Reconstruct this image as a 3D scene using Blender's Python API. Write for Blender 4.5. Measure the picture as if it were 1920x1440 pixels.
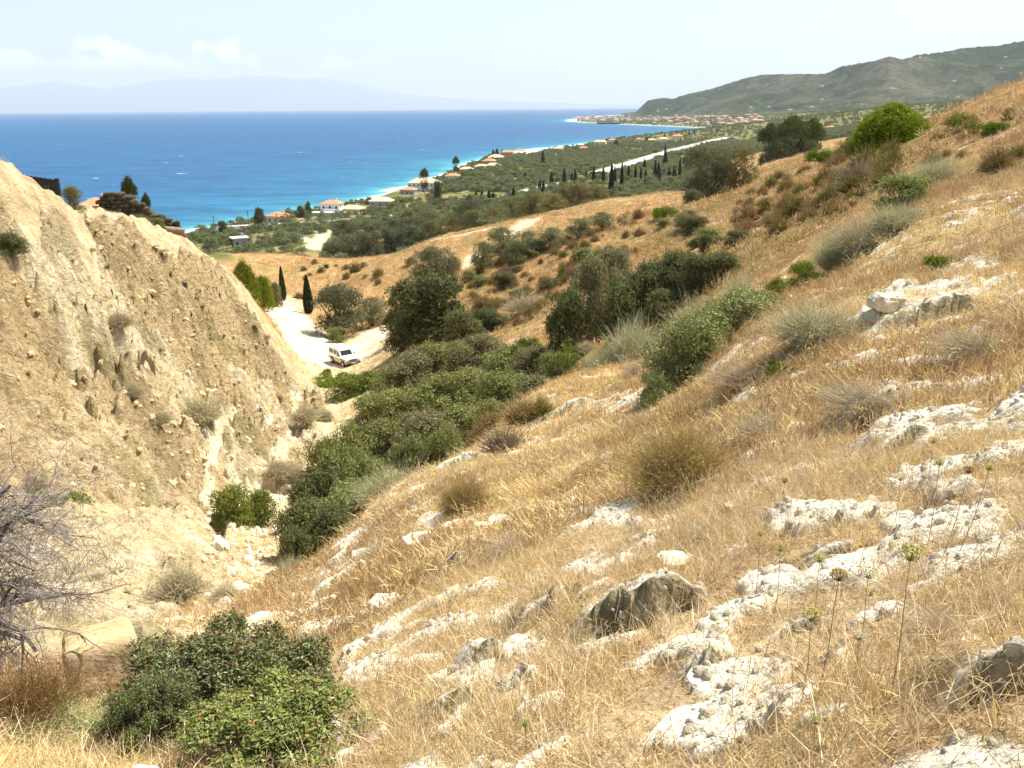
import bpy, bmesh, math, random
import numpy as np
from mathutils import Matrix, Vector

for o in list(bpy.data.objects): bpy.data.objects.remove(o)
scene = bpy.context.scene
R = math.radians
CAMZ = 60.0            # the eye stands 60 m above the sea
F = 1663.0             # focal length in pixels of a 1920 px wide picture
PITCH, ROLL = R(17.33), R(0.45)

# ------------------------------------------------------------------ camera
fw = Vector((0, math.cos(PITCH), -math.sin(PITCH)))
up0 = Vector((0, math.sin(PITCH), math.cos(PITCH)))
rt0 = Vector((1, 0, 0))
cr = rt0 * math.cos(ROLL) - up0 * math.sin(ROLL)
cu = rt0 * math.sin(ROLL) + up0 * math.cos(ROLL)
cam_data = bpy.data.cameras.new('camera')
cam = bpy.data.objects.new('camera', cam_data)
scene.collection.objects.link(cam)
M = Matrix((( cr.x, cu.x, -fw.x, 0), (cr.y, cu.y, -fw.y, 0), (cr.z, cu.z, -fw.z, CAMZ), (0, 0, 0, 1)))
cam.matrix_world = M
cam_data.sensor_fit = 'HORIZONTAL'; cam_data.sensor_width = 36.0
cam_data.lens = 36.0 * F / 1920.0
cam_data.clip_start = 0.05; cam_data.clip_end = 200000
scene.camera = cam

# ------------------------------------------------------------------ sky, sun, exposure
SUN_EL, SUN_AZ = R(60), R(62)          # azimuth measured from the view direction (+Y) towards the right (+X)
w = bpy.data.worlds.new('World'); scene.world = w; w.use_nodes = True
nt = w.node_tree; nt.nodes.clear()
def N(tree, typ, **kw):
    n = tree.nodes.new(typ)
    for k, v in kw.items():
        if k in n.inputs: n.inputs[k].default_value = v
        else: setattr(n, k, v)
    return n
L = lambda t, a, b: t.links.new(a, b)
sky = N(nt, 'ShaderNodeTexSky', sky_type='NISHITA', sun_disc=False, sun_elevation=SUN_EL, sun_rotation=SUN_AZ,
        altitude=60, air_density=1.0, dust_density=1.6, ozone_density=1.6)
# far fair weather clouds low over the gulf: a cumulus bank, part of the sky itself
geo = N(nt, 'ShaderNodeNewGeometry')
sep = N(nt, 'ShaderNodeSeparateXYZ'); tc = N(nt, 'ShaderNodeTexCoord'); L(nt, tc.outputs['Generated'], sep.inputs[0])
def mth(t, op, a, b=None, c=None, clamp=False):
    n = t.nodes.new('ShaderNodeMath'); n.operation = op; n.use_clamp = clamp
    for i, x in enumerate((a, b, c)):
        if x is None: continue
        if isinstance(x, (int, float)): n.inputs[i].default_value = x
        else: t.links.new(x, n.inputs[i])
    return n.outputs[0]
def smooth(t, x, e0, e1):
    n = t.nodes.new('ShaderNodeMapRange'); n.interpolation_type = 'SMOOTHSTEP'
    t.links.new(x, n.inputs[0]); n.inputs[1].default_value = e0; n.inputs[2].default_value = e1
    return n.outputs[0]
az = mth(nt, 'ARCTAN2', sep.outputs[0], sep.outputs[1])
comb = N(nt, 'ShaderNodeCombineXYZ'); L(nt, az, comb.inputs[0]); L(nt, sep.outputs[2], comb.inputs[1])
nz = N(nt, 'ShaderNodeTexNoise', Scale=26.0, Detail=9.0, Roughness=0.58); L(nt, comb.outputs[0], nz.inputs['Vector'])
nb = N(nt, 'ShaderNodeTexNoise', Scale=12.0, Detail=2.0); L(nt, comb.outputs[0], nb.inputs['Vector'])
# cloud body: a flat-based bank between about 1.7 and 4.6 degrees of elevation, left of the view axis
topz = mth(nt, 'ADD', mth(nt, 'MULTIPLY', nb.outputs[0], 0.17), -0.034)
v1 = mth(nt, 'SUBTRACT', topz, sep.outputs[2])                     # distance below the bank's top
v1 = mth(nt, 'ADD', v1, mth(nt, 'MULTIPLY', mth(nt, 'SUBTRACT', nz.outputs[0], 0.5), 0.085))
upper = smooth(nt, v1, 0.0, 0.014)
lower = smooth(nt, mth(nt, 'ADD', sep.outputs[2], mth(nt, 'MULTIPLY', mth(nt, 'SUBTRACT', nz.outputs[0], 0.5), 0.03)), 0.030, 0.052)
side = smooth(nt, az, -0.10, -0.24)
cl = mth(nt, 'MULTIPLY', mth(nt, 'MULTIPLY', upper, lower), mth(nt, 'MULTIPLY', side, 0.55))
mixc = N(nt, 'ShaderNodeMix', data_type='RGBA')
L(nt, cl, mixc.inputs[0]); L(nt, sky.outputs[0], mixc.inputs[6]); mixc.inputs[7].default_value = (10.6, 10.4, 10.2, 1)
bg = N(nt, 'ShaderNodeBackground', Strength=0.088); L(nt, mixc.outputs[2], bg.inputs[0])
wo = N(nt, 'ShaderNodeOutputWorld'); L(nt, bg.outputs[0], wo.inputs[0])

sd = bpy.data.lights.new('sun', 'SUN'); sd.energy = 5.0; sd.angle = R(0.53); sd.color = (1.0, 0.945, 0.83)
sun = bpy.data.objects.new('sun', sd); scene.collection.objects.link(sun)
sdir = Vector((math.cos(SUN_EL) * math.sin(SUN_AZ), math.cos(SUN_EL) * math.cos(SUN_AZ), math.sin(SUN_EL)))
sun.rotation_euler = sdir.to_track_quat('Z', 'Y').to_euler(); sun.location = (60, 20, 200)

vs = scene.view_settings
vs.view_transform = 'Standard'; vs.look = 'None'; vs.gamma = 1; vs.use_curve_mapping = False
vs.exposure = 1.24
cy = scene.cycles
cy.max_bounces = 6; cy.diffuse_bounces = 3; cy.glossy_bounces = 2; cy.transmission_bounces = 3; cy.volume_bounces = 1
cy.transparent_max_bounces = 6; cy.use_denoising = True; cy.use_adaptive_sampling = True; cy.adaptive_threshold = 0.02
cy.caustics_reflective = False; cy.caustics_refractive = False
try: cy.denoiser = 'OPENIMAGEDENOISE'
except Exception: pass
scene.render.use_persistent_data = False

# ------------------------------------------------------------------ small helpers
def tag(o, label=None, cat=None, group=None, kind=None):
    if label: o['label'] = label
    if cat: o['category'] = cat
    if group: o['group'] = group
    if kind: o['kind'] = kind
    return o
def link(o, parent=None):
    scene.collection.objects.link(o)
    if parent: o.parent = parent
    return o
def mesh_np(name, verts, faces, mats=(), cols=None, smooth_=False, midx=None):
    """verts (n,3); faces (m,k) of one k, or a list of such arrays; cols (n,3) linear colour per vertex"""
    me = bpy.data.meshes.new(name)
    verts = np.asarray(verts, np.float32)
    fl = faces if isinstance(faces, list) else [faces]
    fl = [np.asarray(f, np.int32) for f in fl if len(f)]
    me.vertices.add(len(verts)); me.vertices.foreach_set('co', verts.ravel())
    nl = sum(f.size for f in fl); nf = sum(len(f) for f in fl)
    me.loops.add(nl); me.loops.foreach_set('vertex_index', np.concatenate([f.ravel() for f in fl]))
    me.polygons.add(nf)
    st = []; base = 0
    for f in fl:
        st.append(base + np.arange(len(f)) * f.shape[1]); base += f.size
    me.polygons.foreach_set('loop_start', np.concatenate(st).astype(np.int32))
    if midx is not None: me.polygons.foreach_set('material_index', np.asarray(midx, np.int32))
    me.polygons.foreach_set('use_smooth', np.full(nf, smooth_, bool))
    for m in mats: me.materials.append(m)
    if cols is not None:
        a = me.color_attributes.new('Col', 'FLOAT_COLOR', 'POINT')
        c4 = np.ones((len(verts), 4), np.float32); c4[:, :3] = cols
        a.data.foreach_set('color', c4.ravel())
    me.update(calc_edges=True)
    return me
def obj(name, me, parent=None, loc=None):
    o = bpy.data.objects.new(name, me); link(o, parent)
    if loc is not None: o.location = loc
    return o

# ------------------------------------------------------------------ noise
def _h(ix, iy, s):
    n = (ix.astype(np.int64) * 374761393 + iy.astype(np.int64) * 668265263 + s * 1442695041) & 0xFFFFFFFF
    n = ((n ^ (n >> 13)) * 1274126177) & 0xFFFFFFFF
    return ((n ^ (n >> 16)) & 0xFFFFFF) / float(0xFFFFFF)
def vn(x, y, s=0):
    x = np.asarray(x, np.float64); y = np.asarray(y, np.float64)
    ix = np.floor(x); iy = np.floor(y); fx = x - ix; fy = y - iy
    fx = fx * fx * fx * (fx * (fx * 6 - 15) + 10); fy = fy * fy * fy * (fy * (fy * 6 - 15) + 10)
    a = _h(ix, iy, s); b = _h(ix + 1, iy, s); c = _h(ix, iy + 1, s); d = _h(ix + 1, iy + 1, s)
    return (a + (b - a) * fx) * (1 - fy) + (c + (d - c) * fx) * fy
def fbm(x, y, oct=4, s=0, gain=0.5):
    v = 0; a = 1; t = 0
    for i in range(oct):
        c, sn = math.cos(0.6 * i + .3), math.sin(0.6 * i + .3)
        v = v + a * vn((x * c - y * sn) * 2.03 ** i + 17.1 * i, (x * sn + y * c) * 2.03 ** i - 9.7 * i, s + i); t += a; a *= gain
    return v / t
def ridged(x, y, oct=4, s=0, gain=0.5):
    v = 0; a = 1; t = 0
    for i in range(oct):
        v = v + a * (1 - np.abs(2 * vn(x * 2.07 ** i + 5.3 * i, y * 2.07 ** i + 3.1 * i, s + i) - 1)); t += a; a *= gain
    return v / t
def ss(x, a, b):
    t = np.clip((x - a) / (b - a), 0, 1); return t * t * (3 - 2 * t)

# ------------------------------------------------------------------ sight lines: which direction a spot of the photograph lies in
def ray(u, v):
    a = (np.asarray(u, float) - 960) / F; b = -(np.asarray(v, float) - 720) / F
    x = a * math.cos(ROLL) + b * math.sin(ROLL); y = -a * math.sin(ROLL) + b * math.cos(ROLL)
    return np.stack([x, math.cos(PITCH) + y * math.sin(PITCH), -math.sin(PITCH) + y * math.cos(PITCH)], -1)
def at_range(u, v, r):
    d = ray(u, v); h = np.hypot(d[..., 0], d[..., 1]); k = np.asarray(r) / h
    return np.stack([d[..., 0] * k, d[..., 1] * k, d[..., 2] * k], -1)      # relative to the eye
def at_level(u, v, z):
    d = ray(u, v); k = (z - CAMZ) / d[..., 2]
    return np.stack([d[..., 0] * k, d[..., 1] * k], -1)
# ------------------------------------------------------------------ the land: surveyed spots (sight line u, v; distance; ground cover)
# covers: g gold grass, m bare marl, p pale ridge, b brown grass, o olive plain, f gully floor
CP = []
def col(u, *pts):
    for p in pts: CP.append((u, p[0], p[1], p[2]))
col(-260, (1400,4.2,'g'),(1250,7,'f'),(1130,12,'m'),(1020,19,'m'),(880,27,'m'),(640,34,'m'),(330,40,'p'),(200,43,'p'),(230,52,'p'),(420,80,'p'))
col(0, (1440,4.6,'g'),(1300,7,'g'),(1210,11,'m'),(1050,17,'m'),(960,22.5,'m'),(985,25.5,'f'),(905,30,'m'),(780,34.5,'m'),(640,38.5,'m'),(484,43,'m'),(326,47.5,'p'),(355,56,'p'),(400,76,'p'))
col(130, (1440,4.5,'g'),(1310,6.6,'g'),(1205,11.2,'m'),(1080,17,'m'),(965,23,'m'),(990,26,'f'),(900,32,'m'),(760,38,'m'),(564,45,'m'),(390,53.5,'p'),(412,62,'p'),(425,85,'p'))
col(260, (1440,4.3,'g'),(1310,6.4,'g'),(1200,10.8,'m'),(1100,17,'m'),(990,24,'m'),(1010,27.5,'f'),(930,33,'m'),(800,41,'m'),(620,50,'m'),(480,60,'m'),(425,71,'p'),(424,90,'p'),(415,104,'b'),(440,118,'b'))
col(350, (1440,4.2,'g'),(1300,6.5,'g'),(1190,11,'f'),(1110,17,'m'),(1000,24.5,'m'),(1020,29,'f'),(950,34.5,'m'),(840,43,'m'),(700,52,'m'),(560,66,'m'),(462,88,'p'),(470,97,'b'),(500,130,'b'))
col(450, (1440,4.1,'g'),(1300,6.3,'g'),(1200,9.5,'f'),(1140,14,'f'),(1060,26,'f'),(975,36,'f'),(900,44.5,'m'),(820,50,'m'),(700,60,'m'),(600,73,'m'),(530,90,'p'),(545,99,'b'),(580,125,'b'))
col(540, (1440,3.9,'g'),(1300,6,'g'),(1190,9,'g'),(1120,13,'g'),(1078,17,'g'),(1105,21,'f'),(1020,31,'f'),(950,41,'f'),(885,49.5,'m'),(800,58,'m'),(735,72,'m'),(680,86,'p'),(635,107,'f'),(600,122,'f'),(566,148,'f'))
col(610, (1440,3.7,'g'),(1300,5.6,'g'),(1180,8.5,'g'),(1090,13,'g'),(1030,18.5,'g'),(1060,23,'f'),(980,36,'f'),(885,51,'f'),(800,64,'f'),(740,77,'f'),(690,94,'f'),(655,103,'f'),(620,119,'b'),(590,138,'b'),(555,160,'b'))
col(720, (1440,3.2,'g'),(1300,4.6,'g'),(1150,7.5,'g'),(1020,12.3,'g'),(935,18.5,'g'),(985,25,'f'),(905,38,'f'),(840,48,'f'),(760,62,'f'),(690,80,'f'),(650,97,'f'),(618,113,'f'),(600,124,'b'),(560,145,'b'))
col(840, (1440,2.8,'g'),(1250,4.6,'g'),(1080,7.6,'g'),(950,12.6,'g'),(870,19.5,'g'),(920,27,'f'),(860,40,'f'),(780,52,'f'),(700,65,'f'),(640,77,'b'),(560,93,'b'),(530,103,'b'),(560,120,'b'))
col(960, (1440,2.5,'g'),(1200,4.6,'g'),(1000,9,'g'),(880,15,'g'),(805,22.5,'g'),(765,28,'g'),(815,35,'f'),(770,46,'f'),(690,58,'f'),(600,76,'b'),(510,97,'b'),(465,110,'b'),(480,124,'b'))
col(1070, (1440,2.4,'g'),(1200,4.2,'g'),(1000,7.6,'g'),(850,14,'g'),(770,21.5,'g'),(722,31,'g'),(755,38,'f'),(690,50,'b'),(610,64,'b'),(520,84,'b'),(430,114,'b'),(450,130,'b'))
col(1180, (1440,2.3,'g'),(1200,3.8,'g'),(1080,5.3,'g'),(950,8,'g'),(850,11.5,'g'),(760,18.5,'g'),(705,27,'g'),(686,33,'g'),(715,39,'f'),(620,50,'b'),(530,68,'b'),(450,95,'b'),(398,117,'b'),(415,135,'b'))
col(1320, (1440,2.2,'g'),(1200,3.5,'g'),(1050,5.2,'g'),(900,8.3,'g'),(780,12.5,'g'),(690,18.5,'g'),(610,27,'g'),(640,34,'f'),(580,42,'b'),(500,58,'b'),(430,82,'b'),(381,116,'b'),(400,135,'b'))
col(1440, (1440,2.1,'g'),(1200,3.3,'g'),(1000,5.2,'g'),(850,8,'g'),(700,13,'g'),(600,19.5,'g'),(540,27,'g'),(555,33,'f'),(505,42,'b'),(440,56,'b'),(385,78,'b'),(345,110,'b'),(360,130,'b'))
col(1560, (1440,2.0,'g'),(1200,3.1,'g'),(1000,4.8,'g'),(850,7.3,'g'),(700,11,'g'),(600,16,'g'),(520,24,'g'),(480,32,'b'),(420,44,'b'),(360,62,'b'),(318,84,'b'),(298,98,'b'),(310,118,'b'))
col(1700, (1440,1.95,'g'),(1200,2.9,'g'),(1000,4.5,'g'),(850,6.6,'g'),(700,9.6,'g'),(560,15,'g'),(460,22,'g'),(390,30,'b'),(320,44,'b'),(275,60,'b'),(256,72,'b'),(275,90,'b'))
col(1810, (1440,1.9,'g'),(1150,3.0,'g'),(950,4.8,'g'),(750,8,'g'),(600,12.5,'g'),(450,20,'g'),(350,30,'b'),(270,44,'b'),(205,62,'b'),(225,80,'b'))
col(1925, (1440,1.9,'g'),(1150,2.9,'g'),(950,4.5,'g'),(750,7.3,'g'),(600,10.6,'g'),(450,17,'g'),(340,27,'b'),(240,42,'b'),(160,58,'b'),(175,78,'b'))
col(2150, (1440,1.9,'g'),(1150,2.7,'g'),(900,4.5,'g'),(650,8,'g'),(450,14,'g'),(300,24,'b'),(180,40,'b'),(90,56,'b'),(100,80,'b'))
# second hill beyond the track, and the flank with the stone pine and olives
for u, v, r, c in [(480,545,165,'b'),(500,483,205,'b'),(600,520,172,'b'),(590,487,222,'b'),(700,520,160,'b'),(690,484,205,'b'),(760,470,196,'b'),
    (800,505,150,'b'),(830,440,190,'b'),(900,455,160,'b'),(960,413,188,'b'),(1050,395,196,'b'),(1150,374,206,'b'),(1280,357,212,'b'),(1400,330,200,'b'),
    (1500,300,170,'b'),(1450,300,230,'b'),(1620,280,160,'b'),(620,500,245,'o'),(760,490,230,'o'),(960,430,225,'o'),(1150,385,240,'o'),(1280,366,250,'o')]:
    CP.append((u, v, r, c))
# valley mouth at the left, coastal plain
for u, v, r, c in [(330,490,160,'o'),(400,475,200,'o'),(450,450,290,'o'),(380,440,400,'o'),(520,440,330,'o'),(600,428,380,'o'),(650,400,500,'o'),(720,432,330,'o'),
    (800,400,440,'o'),(800,362,660,'o'),(900,390,400,'o'),(1000,366,430,'o'),(1000,330,750,'o'),(1000,292,1250,'o'),(1130,358,330,'o'),(1150,330,640,'o'),(1200,282,1300,'o'),
    (1230,350,340,'o'),(1400,262,1500,'o'),(1400,300,520,'b'),(1480,272,330,'b'),(1540,276,300,'b'),(1500,246,1600,'o'),(1600,240,1300,'o'),(1700,232,1500,'o'),
    (1700,262,220,'o'),(1850,240,300,'o'),(1850,215,1500,'o')]:
    CP.append((u, v, r, c))
TH, RR, ZZ, CC = [], [], [], []
for u, v, r, c in CP:
    p = at_range(u, v, r); TH.append(math.atan2(p[0], p[1])); RR.append(r); ZZ.append(p[2]); CC.append(c)
def put(deg, r, z, c): TH.append(R(deg)); RR.append(r); ZZ.append(z - CAMZ); CC.append(c)
for dg in range(-70, 71, 14): put(dg, 0.35, CAMZ - 1.68 - 0.002 * (20 - dg), 'g')
for dg in (-68, -52): put(dg, 5, 55.5, 'g'); put(dg, 12, 51, 'm'); put(dg, 22, 52, 'm'); put(dg, 34, 59, 'p'); put(dg, 60, 57, 'p')
for dg in (50, 68): put(dg, 4, 58.6, 'g'); put(dg, 10, 59.2, 'g'); put(dg, 24, 62, 'b'); put(dg, 50, 68, 'b'); put(dg, 90, 72, 'b'); put(dg, 200, 70, 'b'); put(dg, 700, 60, 'o'); put(dg, 2500, 60, 'o')
for dg in (-65, -50, -38, -28, -22): put(dg, 150, 36, 'o'); put(dg, 230, 16, 'o'); put(dg, 330, 8, 'o')
for dg, z in ((-65, 4), (-40, 4), (-20, 4), (-10, 4), (0, 5), (5, 6), (10, 12), (20, 40), (30, 70), (45, 90)): put(dg, 1800, z, 'o'); put(dg, 3500, z * 0.8, 'o'); put(dg, 8500, z * 0.7, 'o')
for dg, z in ((-60, 4), (-30, 4), (-15, 5), (-6, 7), (0, 8), (5, 9), (9, 11)): put(dg, 800, z, 'o'); put(dg, 500, z + 2, 'o')
TH = np.array(TH); RR = np.array(RR); ZZ = np.array(ZZ)
KT = 2.6
SX = np.stack([TH * KT, np.log(RR + 1)], 1); SV = ZZ / (RR + 1)
def tps(d2): return 0.5 * d2 * np.log(d2 + 1e-12)
n_ = len(SX); D2 = ((SX[:, None] - SX[None]) ** 2).sum(-1)
A_ = np.zeros((n_ + 3, n_ + 3)); A_[:n_, :n_] = tps(D2) + np.eye(n_) * 2e-4
A_[:n_, n_] = 1; A_[:n_, n_ + 1:] = SX; A_[n_, :n_] = 1; A_[n_ + 1:, :n_] = SX.T
WW = np.linalg.solve(A_, np.concatenate([SV, np.zeros(3)]))
COVERS = 'gmpbof'; CI = np.array([COVERS.index(c) for c in CC])
# coarse table in bearing and log distance, then bilinear look-ups
TG = np.linspace(R(-72), R(72), 420); RG = np.linspace(math.log(1.3), math.log(9001), 620)
gt, gr = np.meshgrid(TG * KT, RG, indexing='ij'); G = np.stack([gt.ravel(), gr.ravel()], 1)
WG = np.empty(len(G)); CW = np.zeros((len(G), 6))
for i in range(0, len(G), 20000):
    g = G[i:i + 20000]; d2 = ((g[:, None] - SX[None]) ** 2).sum(-1)
    WG[i:i + 20000] = tps(d2) @ WW[:n_] + WW[n_] + g @ WW[n_ + 1:]
    k = 1 / (d2 + 2e-4) ** 2.5
    for c in range(6): CW[i:i + 20000, c] = k[:, CI == c].sum(1)
CW /= CW.sum(1, keepdims=True)
WG = WG.reshape(gt.shape); CW = CW.reshape(gt.shape + (6,))
def look(tab, x, y):
    th = np.arctan2(x, y); lr = np.log(np.hypot(x, y) + 1)
    a = np.clip((th - TG[0]) / (TG[1] - TG[0]), 0, len(TG) - 1.001); b = np.clip((lr - RG[0]) / (RG[1] - RG[0]), 0, len(RG) - 1.001)
    i = a.astype(int); j = b.astype(int); a = a - i; b = b - j
    if tab.ndim == 3: a = a[..., None]; b = b[..., None]
    return (tab[i, j] * (1 - a) + tab[i + 1, j] * a) * (1 - b) + (tab[i, j + 1] * (1 - a) + tab[i + 1, j + 1] * a) * b

# ------------------------------------------------------------------ coastline, roads in plan
sea_px = [(390,428),(470,415),(560,398),(640,385),(700,371),(740,357),(790,341),(830,327),(880,305),(930,291),(990,281),(1060,273),(1150,262),(1230,254),(1300,246),(1352,242.0),
          (1330,240.3),(1280,237.8),(1220,235.2),(1150,232.2),(1100,229.8),(1066,227.6)]
coast = [tuple(p) for p in at_level(np.array([a for a, b in sea_px]), np.array([b for a, b in sea_px]), 0.0)]
coast = [(-420, -300), (-330, -60), (-255, 180)] + coast + [tuple(at_level(1062., 225.5, 0.)), tuple(at_level(1085., 221.5, 0.)), tuple(at_level(1130., 217.5, 0.)), tuple(at_level(1180., 214.0, 0.)), tuple(at_level(1240., 211.0, 0.)), (6500, 14000)]
coast = np.array(coast)
land_poly = np.concatenate([coast, [(30000, 14000), (30000, -300)]])
def seg_dist(x, y, poly):
    d = np.full(np.shape(x), 1e18)
    for (ax, ay), (bx, by) in zip(poly[:-1], poly[1:]):
        vx, vy = bx - ax, by - ay; l2 = vx * vx + vy * vy + 1e-9
        t = np.clip(((x - ax) * vx + (y - ay) * vy) / l2, 0, 1)
        d = np.minimum(d, (x - ax - t * vx) ** 2 + (y - ay - t * vy) ** 2)
    return np.sqrt(d)
def inside(x, y, poly):
    c = np.zeros(np.shape(x), bool); px, py = poly[:, 0], poly[:, 1]; j = len(poly) - 1
    for i in range(len(poly)):
        with np.errstate(divide='ignore', invalid='ignore'):
            k = ((py[i] > y) != (py[j] > y)) & (x < (px[j] - px[i]) * (y - py[i]) / (py[j] - py[i]) + px[i])
        c ^= k; j = i
    return c
def coast_d(x, y):
    d = seg_dist(x, y, coast); return np.where(inside(x, y, land_poly), d, -d)
def P(u, v, r): return tuple(at_range(float(u), float(v), float(r))[:2])

def ground_base(x, y):
    x = np.asarray(x, float); y = np.asarray(y, float); r = np.hypot(x, y)
    z = CAMZ + look(WG, x, y) * (r + 1)
    far = r > 230
    if np.any(far):
        cd = coast_d(x[far] if x.ndim else x, y[far] if y.ndim else y)
        zf = z[far] if z.ndim else z
        ramp = np.where(cd > 0, 0.3 + 0.12 * cd + 0.0 * cd, 0.12 * cd)
        zf = np.minimum(np.maximum(zf, np.where(cd > 60, 3.0, -5)), ramp)
        zf = np.where(cd < 0, np.maximum(ramp, -4.0), zf)
        if z.ndim: z[far] = zf
        else: z = zf
    return z
# dirt tracks (plan polylines with half widths)
tracks = []
def track(pts, hw): tracks.append((np.array([P(*p) for p in pts]), hw))
track([(490,560,152),(512,575,141),(545,600,126),(572,630,113),(596,652,105),(640,672,99)], 3.0)
track([(560,660,101),(610,680,97),(640,668,100),(690,640,106),(722,618,113),(760,600,118)], 2.6)
track([(560,650,103),(600,672,99),(650,678,98)], 4.2)
paths = []
def path_(pts, hw): paths.append((np.array([P(*p) for p in pts]), hw))
path_([(555,745,71),(557,790,60),(520,835,50),(490,862,45),(470,880,42)], 0.34)
path_([(520,800,58),(430,810,50),(400,855,44),(380,900,38)], 0.20)
path_([(1395,395,78),(1415,420,66),(1440,445,57),(1462,470,50)], 0.16)
# bare white marl showing through the gold grass: spots (u, v, distance from survey, half width px along, px across)
chalk = [(1300,1330,130,120),(1230,1420,130,90),(1400,1180,80,80),(1340,1250,90,80),(1700,840,50,50),(1735,740,30,60),(1760,640,22,40),(1260,1330,150,80),(1330,1230,150,60),(1430,1140,80,50),(1560,990,80,50),(1500,1080,60,45),(1720,790,40,70),(1750,680,25,60),(1690,820,45,30),(1780,520,85,28),(1700,540,55,30),
    (1290,1070,60,55),(1120,1080,130,40),(960,1150,130,60),(860,1270,110,60),(700,1140,50,30),(600,1190,110,40),(560,1220,90,30),(840,1040,50,28),(650,1040,60,28),(1000,1210,110,60),(1240,1400,160,60),
    (1100,1290,50,40),(1840,1230,90,90),(1040,1390,90,40),(1480,1310,90,60),(1600,1380,110,50),(880,1330,60,40),(230,1130,160,40),(300,1090,90,30),(480,1100,60,50),(640,1030,70,18),(880,840,60,14),
    (800,1200,120,70),(1180,1180,110,70),(720,1250,80,50),(1400,1400,120,70),(1680,1180,90,50)]
def project(x, y, z):
    dz = z - CAMZ
    k = x * fw.x + y * fw.y + dz * fw.z
    a = (x * cr.x + y * cr.y + dz * cr.z) / k; b = (x * cu.x + y * cu.y + dz * cu.z) / k
    return 960 + F * a, 720 - F * b, k
_R1 = np.exp(np.linspace(math.log(0.6), math.log(7500), 2600))
def hit(u, v, r0=0.0, r1=1e9, fn=None):
    """where a sight line first meets the land, between distances r0 and r1"""
    d = ray(float(u), float(v)); h = math.hypot(d[0], d[1]); rr = _R1[(_R1 > r0) & (_R1 < r1)]
    x = d[0] / h * rr; y = d[1] / h * rr; z = CAMZ + d[2] / h * rr
    g = (fn or ground_base)(x, y); m = np.nonzero(z < g)[0]
    if len(m) == 0: return None
    i = m[0]
    if i > 0:
        e0 = z[i - 1] - g[i - 1]; e1 = z[i] - g[i]; t = e0 / (e0 - e1 + 1e-9)
        return float(x[i - 1] + t * (x[i] - x[i - 1])), float(y[i - 1] + t * (y[i] - y[i - 1]))
    return float(x[i]), float(y[i])
for pts, hw in (([(950,437),(966,428),(985,419),(992,412)], 2.6), ([(872,508),(884,492),(894,478)], 1.5), ([(1140,378),(1175,372),(1230,364),(1285,358)], 1.6), ([(800,455),(860,440),(920,425)], .9), ([(590,468),(604,445),(612,430),(617,424)], 3.0), ([(545,440),(575,452),(600,462)], 2.6), ([(1330,420),(1400,400),(1470,380)], .5)):
    q_ = [hit(u, v, 60) for u, v in pts]
    if all(q_): paths.append((np.array(q_), hw))
chalk_g = []
for u, v, hw, hh in chalk:
    p = hit(u, v)
    if p is None: continue
    x, y = p; r = math.hypot(x, y); z = float(ground_base(np.array([x]), np.array([y]))[0])
    sl = max(0.25, (CAMZ - z) / r)
    chalk_g.append((x, y, hw * r / F * 1.0, hh * r / F / sl * .9))

def chalk_mask(x, y):
    m = np.zeros(np.shape(x))
    near = np.hypot(x, y) < 45
    if not np.any(near): return m
    xn = x[near]; yn = y[near]; mm = np.zeros(xn.shape)
    wx = xn + 0.35 * (fbm(xn * 1.1, yn * 1.1, 3, 71) - .5) * 2; wy = yn + 0.5 * (fbm(xn * 1.1, yn * 1.1, 3, 75) - .5) * 2
    for cx, cy_, a, b in chalk_g:
        c, s = math.cos(0.30), math.sin(0.30)                     # beds run across the slope
        dx = wx - cx; dy = wy - cy_; q = ((dx * c + dy * s) / a) ** 2 + ((-dx * s + dy * c) / b) ** 2
        mm = np.maximum(mm, np.exp(-q * 1.1))
    rn = np.hypot(xn, yn)
    brk = fbm(xn * 2.2, yn * 2.2, 4, 81)
    mm = ss(np.maximum(mm, .22 * (1 - ss(rn, 14, 30))) + (brk - 0.5) * 1.9, 0.40, 0.62)
    m[near] = mm
    return m
def line_mask(x, y, lst, soft, wob=0.0):
    m = np.zeros(np.shape(x))
    for pl, hw in lst:
        bb = (x > pl[:, 0].min() - 3 * hw - 4) & (x < pl[:, 0].max() + 3 * hw + 4) & (y > pl[:, 1].min() - 3 * hw - 4) & (y < pl[:, 1].max() + 3 * hw + 4)
        if not np.any(bb): continue
        d = seg_dist(x[bb], y[bb], pl) + wob * hw * (fbm(x[bb] * 1.5 / hw, y[bb] * 1.5 / hw, 3, 33) - .5)
        m[bb] = np.maximum(m[bb], 1 - ss(d, hw * (1 - soft), hw * (1 + soft)))
    return m

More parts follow.
